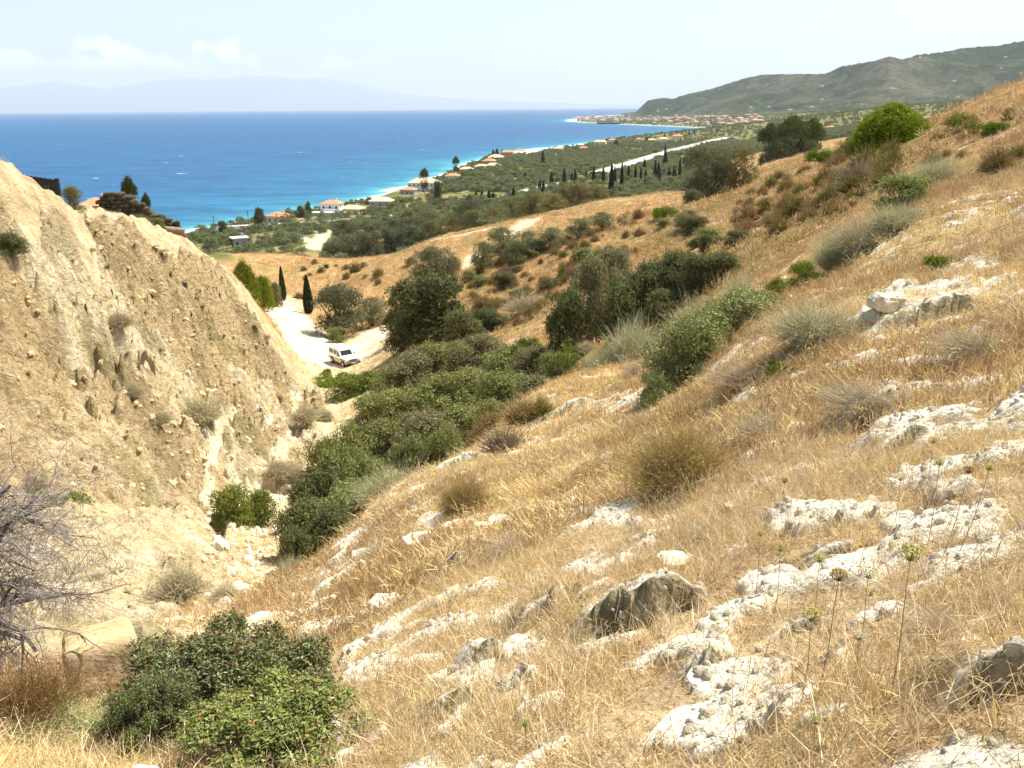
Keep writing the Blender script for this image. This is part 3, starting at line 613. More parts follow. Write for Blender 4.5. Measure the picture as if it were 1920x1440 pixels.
def leaf_mat(name, trans=.22, rnd=.28, gloss=0.0):
    m = bpy.data.materials.new(name); m.use_nodes = True; t = m.node_tree; t.nodes.clear()
    a = N(t, 'ShaderNodeAttribute', attribute_name='Col'); oi = N(t, 'ShaderNodeObjectInfo')
    val = mth(t, 'ADD', mth(t, 'MULTIPLY', oi.outputs['Random'], rnd), 1 - rnd / 2)
    hs = N(t, 'ShaderNodeHueSaturation'); L(t, a.outputs['Color'], hs.inputs['Color']); L(t, val, hs.inputs['Value'])
    r2 = mth(t, 'FRACT', mth(t, 'MULTIPLY', oi.outputs['Random'], 17.31)); L(t, mth(t, 'ADD', mth(t, 'MULTIPLY', r2, .03), .485), hs.inputs['Hue'])
    d = N(t, 'ShaderNodeBsdfDiffuse'); L(t, hs.outputs[0], d.inputs[0])
    tr = N(t, 'ShaderNodeBsdfTranslucent'); L(t, hs.outputs[0], tr.inputs[0])
    mx = N(t, 'ShaderNodeMixShader'); mx.inputs[0].default_value = trans; L(t, d.outputs[0], mx.inputs[1]); L(t, tr.outputs[0], mx.inputs[2])
    out = mx
    if gloss > 0:
        g = N(t, 'ShaderNodeBsdfGlossy', Roughness=.38); g.inputs[0].default_value = (1, 1, 1, 1)
        m2 = N(t, 'ShaderNodeMixShader'); m2.inputs[0].default_value = gloss; L(t, mx.outputs[0], m2.inputs[1]); L(t, g.outputs[0], m2.inputs[2]); out = m2
    o = N(t, 'ShaderNodeOutputMaterial'); L(t, out.outputs[0], o.inputs[0]); return m
ML = leaf_mat('leaf_green', .32); MLG = leaf_mat('leaf_leathery', .22, .18, .018); MS = leaf_mat('dry_stalk', .18, .22); MW = leaf_mat('bark_wood', 0, .2)

def blobs_crown(rng, K, hz, z0, rb, flat=1.0, top_bias=.5):
    c = []
    for i in range(K):
        a = i * 2.39996 + rng.random() * .8; q_ = math.sqrt((i + .5) / K)
        zz = z0 + (hz - z0) * (rng.random() ** (1 - top_bias * .5))
        t = (zz - z0) / (hz - z0); env = math.sqrt(max(.05, 1 - (2 * t - .85) ** 2 * .75))
        rr = q_ * (1 - rb * .8) * env
        k = rb * (.7 + .6 * rng.random())
        c.append(((math.cos(a) * rr, math.sin(a) * rr, min(zz, hz - k * .7)), (k, k, k * .8 * flat)))
    return c
def crown_acc(rng, n, blobs, size, aspect, lo, hi, tilt=.6, extra=None, p=0.0, acc=None, shell=(.62, 1.06), zmin=0.0, up=0.0, shoots=.46):
    acc = acc or Acc()
    C = np.array([b[0] for b in blobs]); Rr = np.array([b[1] for b in blobs])
    wgt = Rr[:, 0] ** 2; k = rng.choice(len(blobs), n, p=wgt / wgt.sum())
    d = unit(rng.normal(size=(n, 3))); d[:, 2] = np.where(d[:, 2] < -.5, -d[:, 2], d[:, 2])
    pos = C[k] + Rr[k] * d * (.72 + .56 * vn(d[:, 0] * 2.1 + k * 3.7, d[:, 1] * 2.1 + d[:, 2] * 1.7, 77))[:, None] * (shell[0] + (shell[1] - shell[0]) * rng.random((n, 1)) ** .6)
    pos[:, 2] = np.maximum(pos[:, 2], zmin + .02 * rng.random(n))
    nr = unit(d + rng.normal(size=(n, 3)) * tilt)
    axis = None
    if up: axis = unit(rng.normal(size=(n, 3)) + np.array([0, 0, up]) + d * .8)
    v, f = leaf_quads(pos, nr, size * (.65 + .7 * rng.random(n)), aspect, rng, axis=axis)
    cc = pal(rng, n, lo, hi, 4, extra, p)
    acc.add(v, f, cc)
    if shoots:                                                     # ragged sprays standing out of the crown, with their twigs
        m = int(n * shoots / 9); k2 = rng.choice(len(blobs), m, p=wgt / wgt.sum()); d2 = unit(rng.normal(size=(m, 3)) + [0, 0, .55])
        st = C[k2] + Rr[k2] * d2 * .7; en = C[k2] + Rr[k2] * d2 * (1.1 + .5 * rng.random((m, 1))) + np.array([0, 0, .02]); t_ = (np.arange(9) + .6) / 9
        ps = (st[:, None] + (en - st)[:, None] * t_[None, :, None]).reshape(-1, 3) + rng.normal(size=(m * 9, 3)) * size * .45
        v, f = leaf_quads(ps, unit(np.repeat(d2, 9, 0) + rng.normal(size=(m * 9, 3)) * .8), size * (.55 + .6 * rng.random(m * 9)), aspect, rng); acc.add(v, f, pal(rng, m * 9, np.array(lo) * 1.2, np.array(hi) * 1.12, 4, extra, p))
        sd = unit(np.cross(d2, rng.normal(size=(m, 3)))) * .006
        v = np.stack([st - sd, st + sd, en + sd * .4, en - sd * .4], 1).reshape(-1, 3); acc.add(v, (np.arange(m) * 4)[:, None] + np.array([[0, 1, 2, 3]]), np.array([.20, .155, .11]))
    return acc
def limbs_acc(rng, blobs, trunk_h, r0, col, lean=.12, acc=None, sides=5, base_n=1):
    acc = acc or Acc()
    for bnum in range(base_n):
        bx, by = (rng.normal(size=2) * .06 * base_n if base_n > 1 else (0, 0))
        tx, ty = bx + rng.normal() * lean, by + rng.normal() * lean
        pts = [(bx * .5, by * .5, -.08), (bx * .6 + .02, by * .6, trunk_h * .35), (tx * .7, ty * .7, trunk_h * .7), (tx, ty, trunk_h)]
        acc.add(*tube(pts, [r0 * 1.35, r0, r0 * .85, r0 * .75], sides + 2), col)
        for i, (c, rr) in enumerate(blobs):
            if i % base_n != bnum: continue
            s = np.array([tx, ty, trunk_h * (.8 + .2 * rng.random())]); e = np.array(c); mid = (s + e) / 2 + rng.normal(size=3) * .06 + np.array([0, 0, -.04])
            acc.add(*tube([s, mid, e], [r0 * .5, r0 * .32, r0 * .12], sides), col)
    return acc
def rg(s): return np.random.default_rng(s)

PROTO = {}
def proto_tree(key, seeds, fn):
    PROTO[key] = [fn(rg(s)) for s in seeds]
BARK = (.16, .125, .09)
def mk_olive(lo, hi, n=8200, size=.075, K=18):
    def fn(rng):
        b = blobs_crown(rng, K, 1.55, .30, .34) + [((math.cos(a_) * .62, math.sin(a_) * .62, .42 + .2 * rng.random()), (.30, .30, .26)) for a_ in np.arange(6) * 1.047 + rng.random()]
        return dict(crown=crown_acc(rng, n, b, size, .34, lo, hi, .75, up=.2).mesh('olive_crown', ML), trunk=limbs_acc(rng, b, .5, .075, BARK, base_n=2).mesh('olive_trunk', MW))
    return fn
proto_tree('olive', (1, 2, 3), mk_olive((.085, .095, .042), (.19, .195, .105)))
proto_tree('olive_far', (4, 5, 6), mk_olive((.11, .13, .055), (.24, .25, .13), 950, .17, 10))
proto_tree('olive_pale', (7, 8), mk_olive((.12, .14, .055), (.23, .24, .115), 4200, .08, 14))
proto_tree('olive_brown', (9, 10), mk_olive((.11, .11, .035), (.22, .20, .08), 4200, .08, 14))
def mk_dense(lo, hi, n, size, K, hz=1.3, z0=.15, rb=.34, asp=.5, mat=ML, ext=None, p=0, tr=.05, up=0.0):
    def fn(rng):
        b = blobs_crown(rng, K, hz, z0, rb)
        b += [((math.cos(a) * .55, math.sin(a) * .55, .16), (.42, .42, .3)) for a in np.arange(5) * 1.257]
        return dict(foliage=crown_acc(rng, n, b, size, asp, lo, hi, .5, ext, p, up=up).mesh('dense_foliage', mat), stem=limbs_acc(rng, b[:K], .25, tr, BARK, base_n=3).mesh('shrub_stem', MW))
    return fn
proto_tree('carob', (11, 12, 13), mk_dense((.06, .076, .03), (.19, .19, .075), 9500, .08, 24, 1.38, .12, .33))
proto_tree('lentisk', (14, 15, 16), mk_dense((.12, .15, .046), (.31, .325, .115), 6500, .072, 22, 1.15, .12, .30, ext=(.16, .11, .06), p=.07))
proto_tree('lentisk_grey', (17, 18), mk_dense((.13, .135, .06), (.30, .29, .14), 6500, .072, 22, 1.2, .12, .30, ext=(.2, .14, .09), p=.16))
proto_tree('green_shrub', (19, 20), mk_dense((.085, .115, .022), (.24, .27, .05), 5200, .075, 16, 1.1, .1, .32))
proto_tree('near_shrub', (21, 22), mk_dense((.10, .13, .036), (.30, .30, .10), 12000, .05, 26, 1.1, .1, .29, .55, MLG, (.26, .22, .08), .08))
def fn_low(rng):
    b = [((rng.uniform(-.8, .8), rng.uniform(-.8, .8), .12), (.3, .3, .26)) for _ in range(14)]
    return dict(foliage=crown_acc(rng, 3000, b, .09, .5, (.075, .115, .012), (.19, .235, .03), .8).mesh('low_foliage', ML))
proto_tree('low_green', (23, 24), fn_low)
def fn_pine(rng):
    b = []
    for i in range(44):                                           # boughs over a blunt cone, down to the ground
        t_ = (i + .5) / 44; an = i * 2.39996; hh = .14 + 1.22 * t_ ** .9; env = math.cos(min(1, t_ * 1.02) ** 1.5 * math.pi / 2) ** .75 * (.78 + .2 * rng.random()); k = .17 + .13 * (1 - t_)
        b.append(((math.cos(an) * env * .80, math.sin(an) * env * .80, hh), (k, k, k * .85)))
    b += [((rng.normal() * .2, rng.normal() * .2, .3 + .2 * i), (.42, .42, .34)) for i in range(5)]
    return dict(crown=crown_acc(rng, 15000, b, .10, .22, (.090, .125, .008), (.25, .285, .022), .8, up=.9).mesh('pine_crown', ML), trunk=limbs_acc(rng, b[:30], .3, .06, (.15, .10, .06)).mesh('pine_trunk', MW))
proto_tree('pine', (31, 32), fn_pine)
def fn_stone(rng):
    b = [((math.cos(a) * r_ * .75, math.sin(a) * r_ * .75, 1.25 + .35 * (1 - r_) + .12 * rng.random()), (.36, .36, .22)) for a, r_ in zip(np.arange(16) * 2.4, np.sqrt(np.linspace(0, 1, 16)))]
    b += [((math.cos(a) * .6, math.sin(a) * .6, .55 + .3 * rng.random()), (.33, .33, .2)) for a in np.arange(6) * 1.05]
    return dict(crown=crown_acc(rng, 4800, b, .085, .5, (.028, .044, .014), (.115, .135, .032), .7).mesh('umbrella_crown', ML), trunk=limbs_acc(rng, b, .75, .055, (.12, .085, .06)).mesh('umbrella_trunk', MW))
proto_tree('umbrella', (33, 34), fn_stone)
def fn_cyp(rng, n=2600, size=.16, lo=(.018, .030, .014), hi=(.065, .078, .034)):
    t = rng.random(n) ** .85; h = .35 + 7.4 * t; prof = np.sin(np.clip(t * 1.02, 0, 1) ** .62 * math.pi) ** .55 * (1 - .35 * t)
    a = rng.random(n) * 6.283; bump = .82 + .3 * fbm(a * 1.3, h * 1.4, 3, 400 + int(rng.integers(100)))
    rr = prof * bump * (.72 + .3 * rng.random(n)) * .95
    pos = np.stack([np.cos(a) * rr, np.sin(a) * rr, h], 1); nr = unit(np.stack([np.cos(a), np.sin(a), .25 + 0 * a], 1) + rng.normal(size=(n, 3)) * .45)
    ax = unit(np.stack([np.cos(a) * .25, np.sin(a) * .25, 1 + 0 * a], 1) + rng.normal(size=(n, 3)) * .25)
    acc = Acc(); v, f = leaf_quads(pos, nr, size * 3.2 * (.6 + .8 * rng.random(n)), .38, rng, axis=ax); acc.add(v, f, pal(rng, n, lo, hi))
    tr = Acc(); tr.add(*tube([(0, 0, -.3), (0, 0, .6), (.03, 0, 3), (0, .02, 6.5)], [.17, .14, .1, .03], 6), (.17, .13, .1))
    return dict(crown=acc.mesh('cypress_crown', ML), trunk=tr.mesh('cypress_trunk', MW))
proto_tree('cypress', (41, 42, 43), fn_cyp)
proto_tree('cypress_far', (44, 45), lambda r: fn_cyp(r, 700, .26))
# thin-twigged bushes: grey broom, brown phrygana, cushions, dry mats
def twig_bush(rng, n, hz, spread, wd, lo, hi, curl=.25, leaf=0, leaf_size=.03, llo=None, lhi=None, ball=False):
    acc = Acc()
    a = rng.random(n) * 6.283
    if ball:
        cz = rng.random(n); d = np.stack([np.cos(a) * np.sqrt(1 - cz ** 2), np.sin(a) * np.sqrt(1 - cz ** 2), cz], 1)
    else:
        tl = rng.random(n) ** .7 * spread; d = np.stack([np.cos(a) * np.sin(tl), np.sin(a) * np.sin(tl), np.cos(tl)], 1)
    ln = (.62 + .42 * rng.random(n)) * (.62 + .7 * vn(d[:, 0] * 1.6 + 9 * rng.random(), d[:, 1] * 1.6 + d[:, 2], int(rng.integers(900))))
    o = np.stack([rng.normal(size=n) * .10, rng.normal(size=n) * .10, 0 * a], 1)
    s0 = .25 if ball else .0
    p0 = o + d * (ln * s0)[:, None]; p1 = o + d * (ln * .6)[:, None] + rng.normal(size=(n, 3)) * curl * .25; p2 = o + d * ln[:, None] + rng.normal(size=(n, 3)) * curl * .5
    for p_ in (p0, p1, p2): p_[:, 2] *= hz
    sd = unit(np.cross(d, rng.normal(size=(n, 3)))) * wd
    v = np.stack([p0 - sd, p0 + sd, p1 + sd * .8, p1 - sd * .8, p2 + sd * .25, p2 - sd * .25], 1).reshape(-1, 3)
    v[:, 2] = np.maximum(v[:, 2], 0)
    f = np.concatenate([(np.arange(n) * 6)[:, None] + np.array([[0, 1, 2, 3]]), (np.arange(n) * 6)[:, None] + np.array([[3, 2, 4, 5]])])
    acc.add(v, f, pal(rng, n, lo, hi, 6))
    if leaf:
        k = rng.integers(0, n, leaf); tt_ = rng.random((leaf, 1)); pos = p1[k] * (1 - tt_) + p2[k] * tt_ + rng.normal(size=(leaf, 3)) * .03
        pos[:, 2] = np.maximum(pos[:, 2], .01)
        v, f = leaf_quads(pos, unit(rng.normal(size=(leaf, 3)) + d[k]), leaf_size * (.6 + .8 * rng.random(leaf)), .4, rng); acc.add(v, f, pal(rng, leaf, llo, lhi))
    return acc
proto_tree('broom', (51, 52, 53), lambda r: dict(foliage=twig_bush(r, 2600, 1.1, 1.15, .0055, (.29, .275, .16), (.50, .465, .29), .4, 1800, .05, (.25, .26, .13), (.43, .42, .235)).mesh('broom_twigs', MS)))
proto_tree('grey_bush', (54, 55), lambda r: dict(foliage=twig_bush(r, 1500, .8, 1.35, .009, (.31, .255, .155), (.50, .42, .27), .35, 2600, .06, (.26, .22, .12), (.44, .375, .225)).mesh('grey_bush_twigs', MS)))
proto_tree('cushion', (56, 57, 58, 59), lambda r: dict(foliage=twig_bush(r, 900, .8, 1, .014, (.19, .14, .065), (.33, .24, .105), .25, 1500, .085, (.20, .15, .055), (.42, .31, .125), True).mesh('cushion_twigs', MS)))
proto_tree('cushion_grey', (60, 61), lambda r: dict(foliage=twig_bush(r, 900, .75, 1, .014, (.21, .165, .105), (.35, .28, .185), .25, 1400, .08, (.20, .165, .10), (.38, .305, .19), True).mesh('cushion_twigs', MS)))
proto_tree('cushion_olive', (62, 63), lambda r: dict(foliage=twig_bush(r, 900, .8, 1, .014, (.13, .11, .04), (.24, .20, .07), .25, 1700, .085, (.13, .125, .032), (.29, .255, .07), True).mesh('cushion_twigs', MS)))
proto_tree('brown_shrub', (64, 65), lambda r: dict(foliage=twig_bush(r, 5200, .95, 1.35, .0035, (.20, .135, .06), (.38, .26, .115), .45, 10000, .03, (.20, .15, .045), (.42, .31, .115)).mesh('brown_twigs', MS)))
proto_tree('dry_mat', (66, 67), lambda r: dict(foliage=twig_bush(r, 1900, .55, 1.5, .004, (.30, .245, .155), (.50, .415, .28), .5).mesh('dry_mat_twigs', MS)))

# ------------------------------------------------------------------ putting plants on the land
def gz(x, y): return float(ground(np.array([float(x)]), np.array([float(y)]))[0])
def depth_of(x, y, z): return x * fw.x + y * fw.y + (z - CAMZ) * fw.z
PH = dict(olive=1.6, olive_far=1.6, olive_pale=1.6, olive_brown=1.6, carob=1.4, lentisk=1.2, lentisk_grey=1.25, green_shrub=1.15, near_shrub=1.15, low_green=.4, pine=1.62, umbrella=1.75, cypress=7.9, cypress_far=7.9,
          broom=1.05, grey_bush=.8, cushion=.82, cushion_grey=.77, cushion_olive=.82, brown_shrub=.95, dry_mat=.5)
cnt = {}
MINR = dict(lentisk=.52, lentisk_grey=.52, carob=.6, olive_pale=.6)
MAXR = dict(dry_mat=.30, cushion=.62, cushion_grey=.6, cushion_olive=.62, low_green=.28, grey_bush=.55, broom=.72, brown_shrub=.62, fore_weed=.4, lentisk=.95, green_shrub=.85, near_shrub=.8)
def plant_at(kind, name, x, y, width, height, label, cat, group=None, parts=True, sink=.04, rot=None):
    i = cnt.get(kind, 0); cnt[kind] = i + 1
    if kind in ('broom', 'grey_bush', 'brown_shrub', 'dry_mat', 'fore_brown', 'fore_weed'): width *= 1.22
    rng = rg(9000 + i * 7 + len(kind)); pr = PROTO[kind][i % len(PROTO[kind])]
    z = gz(x, y) - sink * height
    s = (width / 2, width / 2, height / PH[kind]); rz = rng.random() * 6.283 if rot is None else rot
    if parts and len(pr) > 1:
        root = bpy.data.objects.new(name, None); link(root); root.location = (x, y, z); root.scale = s; root.rotation_euler.z = rz
        root.empty_display_size = .2
        for pn, me in pr.items(): obj(pn, me, root)
    else:
        root = obj(name, pr.get('crown') or pr['foliage']); root.location = (x, y, z); root.scale = s; root.rotation_euler.z = rz
    tag(root, label, cat, group); return root
def plant(kind, name, u, vt, vb, wpx, label, cat='shrub', group=None, r=None, parts=True, rot=None):
    """vt, vb: sight lines of its top and foot; r: distance when the foot is hidden"""
    if r is not None: x, y = P(u, vb, r)
    else:
        h_ = hit(u, vb, 1.2, fn=ground)
        if h_ is None: print('no ground for', name, u, vb); return None
        x, y = h_
        k_ = 1 + .25 * min(1.5, wpx * .5 * math.hypot(x, y) / F) / math.hypot(x, y); x *= k_; y *= k_
    z = gz(x, y); rr = math.hypot(x, y); top = CAMZ + float(at_range(u, vt, rr)[2])
    wid = wpx * depth_of(x, y, z) / F; hgt = max(top - z, .12 * wid, .05)
    if kind in MINR: hgt = max(hgt, MINR[kind] * wid)
    if kind in MAXR: hgt = min(hgt, MAXR[kind] * wid)
    return plant_at(kind, name, x, y, wid, hgt * 1.0, label, cat, group, parts, rot=rot)
# ------------------------------------------------------------------ trees and shrubs one by one
GG = 'evergreen shrubs crowding the gully'
plant('carob', 'evergreen_tree', 812, 512, 640, 160, 'dark dense evergreen tree at the roadside just above the white car', 'tree')
plant('carob', 'evergreen_tree', 752, 575, 655, 66, 'small dark evergreen tree leaning over the end of the white track', 'tree', r=84)
plant('olive', 'olive_tree', 816, 462, 530, 98, 'grey green olive rising behind the dark roadside evergreen', 'tree', r=97)
plant('olive', 'olive_tree', 640, 533, 636, 112, 'broad grey olive filling the fork of the white tracks', 'tree')
plant('olive_pale', 'olive_tree', 700, 556, 622, 84, 'paler olive between the fork olive and the dark evergreen', 'tree', r=121)
plant('lentisk', 'green_shrub', 633, 612, 642, 40, 'low bright shrub at the tip of the track fork', 'shrub')
plant('cypress', 'cypress', 579, 512, 588, 22, 'slim black green cypress beside the bend of the white track', 'tree')
plant('cypress', 'cypress', 531, 496, 562, 15, 'half bare cypress with pale trunk at the head of the track', 'tree', r=150)
plant('pine', 'pine_tree', 458, 478, 540, 64, 'yellow green tree at the foot of the bare ridge', 'tree', r=128)
plant('pine', 'pine_tree', 492, 508, 556, 46, 'small bright green tree below the yellow green tree', 'tree', r=132)
plant('lentisk_grey', 'grey_shrub', 516, 528, 566, 34, 'greyish shrub between the small bright tree and the half bare cypress', 'shrub', r=140)
plant('green_shrub', 'round_bush', 986, 616, 685, 72, 'round bright green bush above the gully thicket', 'shrub', r=56)
# the dark thicket in the side gully
for i, (u, vt, vb, w_, r_) in enumerate([(1062, 545, 650, 84, 52), (1110, 476, 640, 112, 54), (1150, 462, 620, 100, 58), (1172, 520, 640, 120, 49), (1225, 490, 620, 110, 50), (1262, 474, 600, 100, 50), (1310, 474, 580, 100, 47), (1352, 478, 565, 84, 46), (1245, 545, 630, 100, 46)]):
    plant('lentisk_grey' if i in (2, 1) else 'carob', 'evergreen_shrub', u, vt, vb, w_, 'dark evergreen shrub in the long thicket of the side gully', 'shrub', 'dark shrubs of the side gully', r=r_)
for i, (u, vt, vb, w_, k) in enumerate([(1295, 580, 735, 190, 'near_shrub'), (1388, 545, 665, 185, 'near_shrub'), (1232, 650, 728, 86, 'near_shrub')]):
    plant(k, 'green_shrub', u, vt, vb, w_, ['big leafy green shrub on the brow of the gold slope', 'leafy green shrub behind the big one on the brow', 'small leafy shrub at the downhill foot of the big one'][i], 'shrub', r=(17.5, 19.5, 16.5)[i])
plant('broom', 'broom_bush', 1186, 590, 668, 116, 'pale grey twiggy bush between the dark thicket and the big leafy shrub', 'shrub', r=33)
plant('cushion_grey', 'cushion_shrub', 1196, 628, 665, 58, 'round mauve grey cushion under the pale twiggy bush', 'shrub', r=31)
plant('broom', 'broom_bush', 1128, 655, 706, 74, 'low grey bush on the brow beside the young tree', 'shrub', r=33)
plant('broom', 'broom_bush', 1310, 535, 625, 110, 'bare pale twigs standing up from the dark thicket', 'shrub', r=33)
plant('broom', 'broom_bush', 1395, 520, 580, 80, 'grey brush at the uphill end of the leafy shrub', 'shrub', r=30)
# young tree with bare stem
def young_tree():
    x, y = P(1062, 718, 31.5); z = gz(x, y); rng = rg(77)
    b = [((.25, 0, 1.05), (.3, .3, .22)), ((-.3, .1, 1.25), (.3, .3, .2)), ((.1, -.1, 1.6), (.3, .3, .3)), ((.5, .1, 1.35), (.24, .24, .18)), ((-.2, 0, 1.75), (.2, .2, .22)), ((.15, .1, 2.0), (.12, .12, .2))]
    root = bpy.data.objects.new('young_tree', None); link(root); root.location = (x, y, z - .05); root.scale = (.72, .72, .92)
    obj('crown', crown_acc(rng, 900, b, .12, .3, (.09, .12, .02), (.22, .24, .05), .8, up=.5).mesh('young_crown', ML), root)
    obj('trunk', limbs_acc(rng, b, .8, .035, (.10, .075, .05)).mesh('young_trunk', MW), root)
    tag(root, 'spindly young tree with thin dark stem on the brow of the slope', 'tree')
young_tree()
# thicket filling the gully
for i, (u, vt, vb, w_, r_) in enumerate([
    (905, 650, 720, 110, 62), (950, 660, 740, 100, 56), (1000, 672, 740, 100, 52), (1040, 660, 720, 70, 46), (840, 648, 720, 110, 64), (785, 662, 740, 110, 63), (740, 690, 760, 90, 64),
    (880, 700, 790, 120, 52), (945, 705, 800, 120, 47), (1005, 705, 790, 90, 42), (810, 715, 820, 120, 52), (750, 735, 820, 110, 53), (700, 745, 830, 90, 54),
    (870, 765, 860, 120, 43), (800, 775, 880, 120, 42), (735, 790, 880, 110, 43), (672, 800, 890, 110, 43), (925, 755, 830, 100, 42), (618, 790, 870, 90, 46),
    (640, 845, 960, 120, 36), (690, 860, 970, 110, 34), (600, 880, 990, 110, 34), (650, 915, 1010, 120, 30), (700, 900, 990, 90, 29), (582, 945, 1050, 110, 27.5), (625, 960, 1060, 100, 25.5), (560, 995, 1075, 76, 25), (780, 820, 900, 90, 38), (835, 800, 880, 80, 37)]):
    plant('lentisk_grey' if i in (0, 2, 5, 9, 14) else 'carob' if i in (24, 25, 26, 21) else 'lentisk', 'evergreen_shrub', u, vt - 4, vb, w_ * 1.15, 'dense evergreen shrub in the thicket that fills the gully', 'shrub', GG, r=r_)
plant('broom', 'broom_bush', 738, 838, 960, 124, 'pale silvery twiggy bush leaning against the gully thicket', 'shrub', r=22.5)
plant('broom', 'broom_bush', 548, 1035, 1110, 60, 'sparse grey bush at the lowest tip of the gully thicket', 'shrub', r=17.5)
plant('green_shrub', 'round_bush', 440, 905, 985, 92, 'dark green bush standing alone on the gully floor', 'shrub')
plant('green_shrub', 'round_bush', 486, 915, 985, 80, 'lighter green bush joined to the lone dark bush', 'shrub')
plant('low_green', 'green_patch', 622, 722, 745, 110, 'low yellow green scrub below the parked white car', 'shrub', r=82)
plant('green_shrub', 'green_shrub', 655, 700, 770, 96, 'bright green shrub between the white car and the gully thicket', 'shrub', r=74)
plant('green_shrub', 'green_shrub', 700, 695, 760, 80, 'mid green shrub just right of the yellow green scrub', 'shrub', r=74)
plant('carob', 'small_bush', 614, 692, 710, 20, 'tiny dark bush by the rear wheels of the white car', 'shrub')
for u, vt, vb, w_, lb in [(372, 735, 800, 74, 'grey bush at the middle of the bare cliff foot'), (250, 698, 756, 44, 'grey bush hanging below the cave mouth'), (572, 740, 796, 56, 'olive grey bush where the footpath meets the gully'), (608, 738, 790, 40, 'greyer bush touching the footpath bush'),
                          (400, 770, 805, 36, 'small grey bush at the uphill side of the cliff foot bush'), (340, 1050, 1130, 100, 'grey brush below the pillar rocks'), (420, 1070, 1130, 60, 'thin grey brush beside the pillar rock brush'), (225, 560, 610, 50, 'brush on the upper cliff'), (300, 760, 790, 40, 'brown grey tuft left of the cliff foot bush'),
                          (60, 890, 925, 60, 'low brush at the cliff foot behind the dead tree'), (520, 850, 905, 60, 'straw grey brush beside the lower footpath'), (550, 870, 905, 60, 'second straw grey brush beside the lower footpath')]:
    plant('grey_bush', 'grey_bush', u, vt, vb, w_, lb, 'shrub')
plant('carob', 'green_bush', 26, 436, 488, 62, 'dark green bush clinging to the upper cliff', 'shrub')
plant('olive_brown', 'scrub_tree', 140, 348, 402, 50, 'brownish small tree on the skyline of the bare ridge', 'tree', r=60)
plant('umbrella', 'pine_tree', 246, 333, 392, 30, 'thin pine rising behind the ruined wall', 'tree', r=112)
plant('umbrella', 'pine_tree', 277, 363, 405, 17, 'smaller pine at the low end of the ruined wall', 'tree', r=112)
plant('carob', 'green_bush', 262, 405, 432, 42, 'dark bush in front of the ruined wall', 'shrub', r=88)
plant('lentisk', 'green_bush', 298, 408, 440, 38, 'grey green bush under the low end of the ruined wall', 'shrub', r=90)
plant('lentisk_grey', 'grey_bush', 92, 345, 372, 44, 'scrubby bush at the foot of the dark wall', 'shrub', r=58)
for i in range(26):
    rng = rg(500 + i); t_ = rng.random(); u = 40 + 520 * rng.random(); v = np.interp(u, [0, 300, 480, 560], [420, 520, 640, 720]) + rng.random() * np.interp(u, [0, 300, 560], [460, 380, 110])
    if i % 2: u = 150 + 350 * rng.random(); v = np.interp(u, [100, 330, 500], [395, 470, 585]) + 12 + 60 * rng.random() ** 2
    s_ = 9 + 24 * rng.random() ** 2
    plant(['grey_bush', 'grey_bush', 'cushion_grey', 'grey_bush'][i % 4], 'dry_tuft_shrub', u, v - s_ * .4, v, s_, 'dry grey brown tuft shrub dotting the bare cliff', 'shrub', 'dry tufts dotting the bare cliff')
plant('low_green', 'green_patch', 90, 950, 985, 190, 'low green plants along the hollow behind the small rock ridge', 'shrub', r=26)
plant('low_green', 'green_patch', 296, 966, 998, 76, 'low green plants just left of the pillar rocks', 'shrub', r=27.5)
# right hand slope
plant('pine', 'pine_tree', 1668, 180, 292, 152, 'bushy bright green pine alone on the brown ridge', 'tree', r=61)
plant('pine', 'pine_tree', 1604, 236, 290, 30, 'bright pine sapling beside the lone bushy pine', 'tree', r=82)
plant('lentisk', 'green_shrub', 1592, 255, 298, 62, 'low green shrub at the downhill foot of the lone pine', 'shrub', r=82)
for i, (u, vt, vb, w_, r_) in enumerate([(1484, 219, 296, 74, 330), (1441, 232, 290, 44, 335), (1518, 224, 292, 50, 332)]):
    plant('umbrella', 'umbrella_pine', u, vt, vb, w_, 'tall dark umbrella pine in the clump beyond the brown ridge', 'tree', 'umbrella pines beyond the ridge', r=r_)
plant('olive', 'olive_tree', 1325, 268, 382, 112, 'big grey olive on the skyline of the brown ridge', 'tree', r=122)
plant('olive_brown', 'olive_tree', 1385, 272, 365, 84, 'olive with browner crown beside the big skyline olive', 'tree', r=122)
plant('carob', 'dark_bush', 1297, 356, 384, 40, 'dark bush at the foot of the big skyline olive', 'shrub', r=114)
plant('lentisk', 'green_shrub', 1690, 325, 398, 118, 'dark green shrub halfway up the right slope', 'shrub')
plant('broom', 'broom_bush', 1748, 296, 350, 96, 'grey green brush above the dark green shrub of the right slope', 'shrub')
plant('broom', 'broom_bush', 1612, 412, 482, 110, 'grey green brush in the swale of the right slope', 'shrub')
plant('broom', 'broom_bush', 1680, 385, 440, 100, 'second grey green brush higher in the swale', 'shrub')
plant('broom', 'broom_bush', 1560, 445, 505, 80, 'lower grey green brush of the swale', 'shrub')
plant('green_shrub', 'green_shrub', 1505, 488, 546, 74, 'yellow green leafy shrub at the lower end of the swale', 'shrub')
plant('green_shrub', 'green_shrub', 1450, 520, 570, 60, 'yellow green leafy shrub next to the brow of the gold slope', 'shrub')
plant('broom', 'broom_bush', 1520, 565, 655, 150, 'wide dry grey brush on the gold slope', 'shrub')
plant('low_green', 'green_patch', 1812, 208, 240, 70, 'bright green patch high on the right ridge', 'shrub')
plant('low_green', 'green_patch', 1862, 228, 252, 66, 'duller green patch beside the bright one on the right ridge', 'shrub')
plant('low_green', 'green_patch', 1560, 283, 305, 80, 'green creeper patch downhill of the lone pine', 'shrub')
plant('low_green', 'green_patch', 1250, 388, 406, 52, 'small bright green patch on the second hill', 'shrub')
plant('low_green', 'green_patch', 1770, 470, 500, 60, 'small green weed patch above the white ledge', 'shrub')
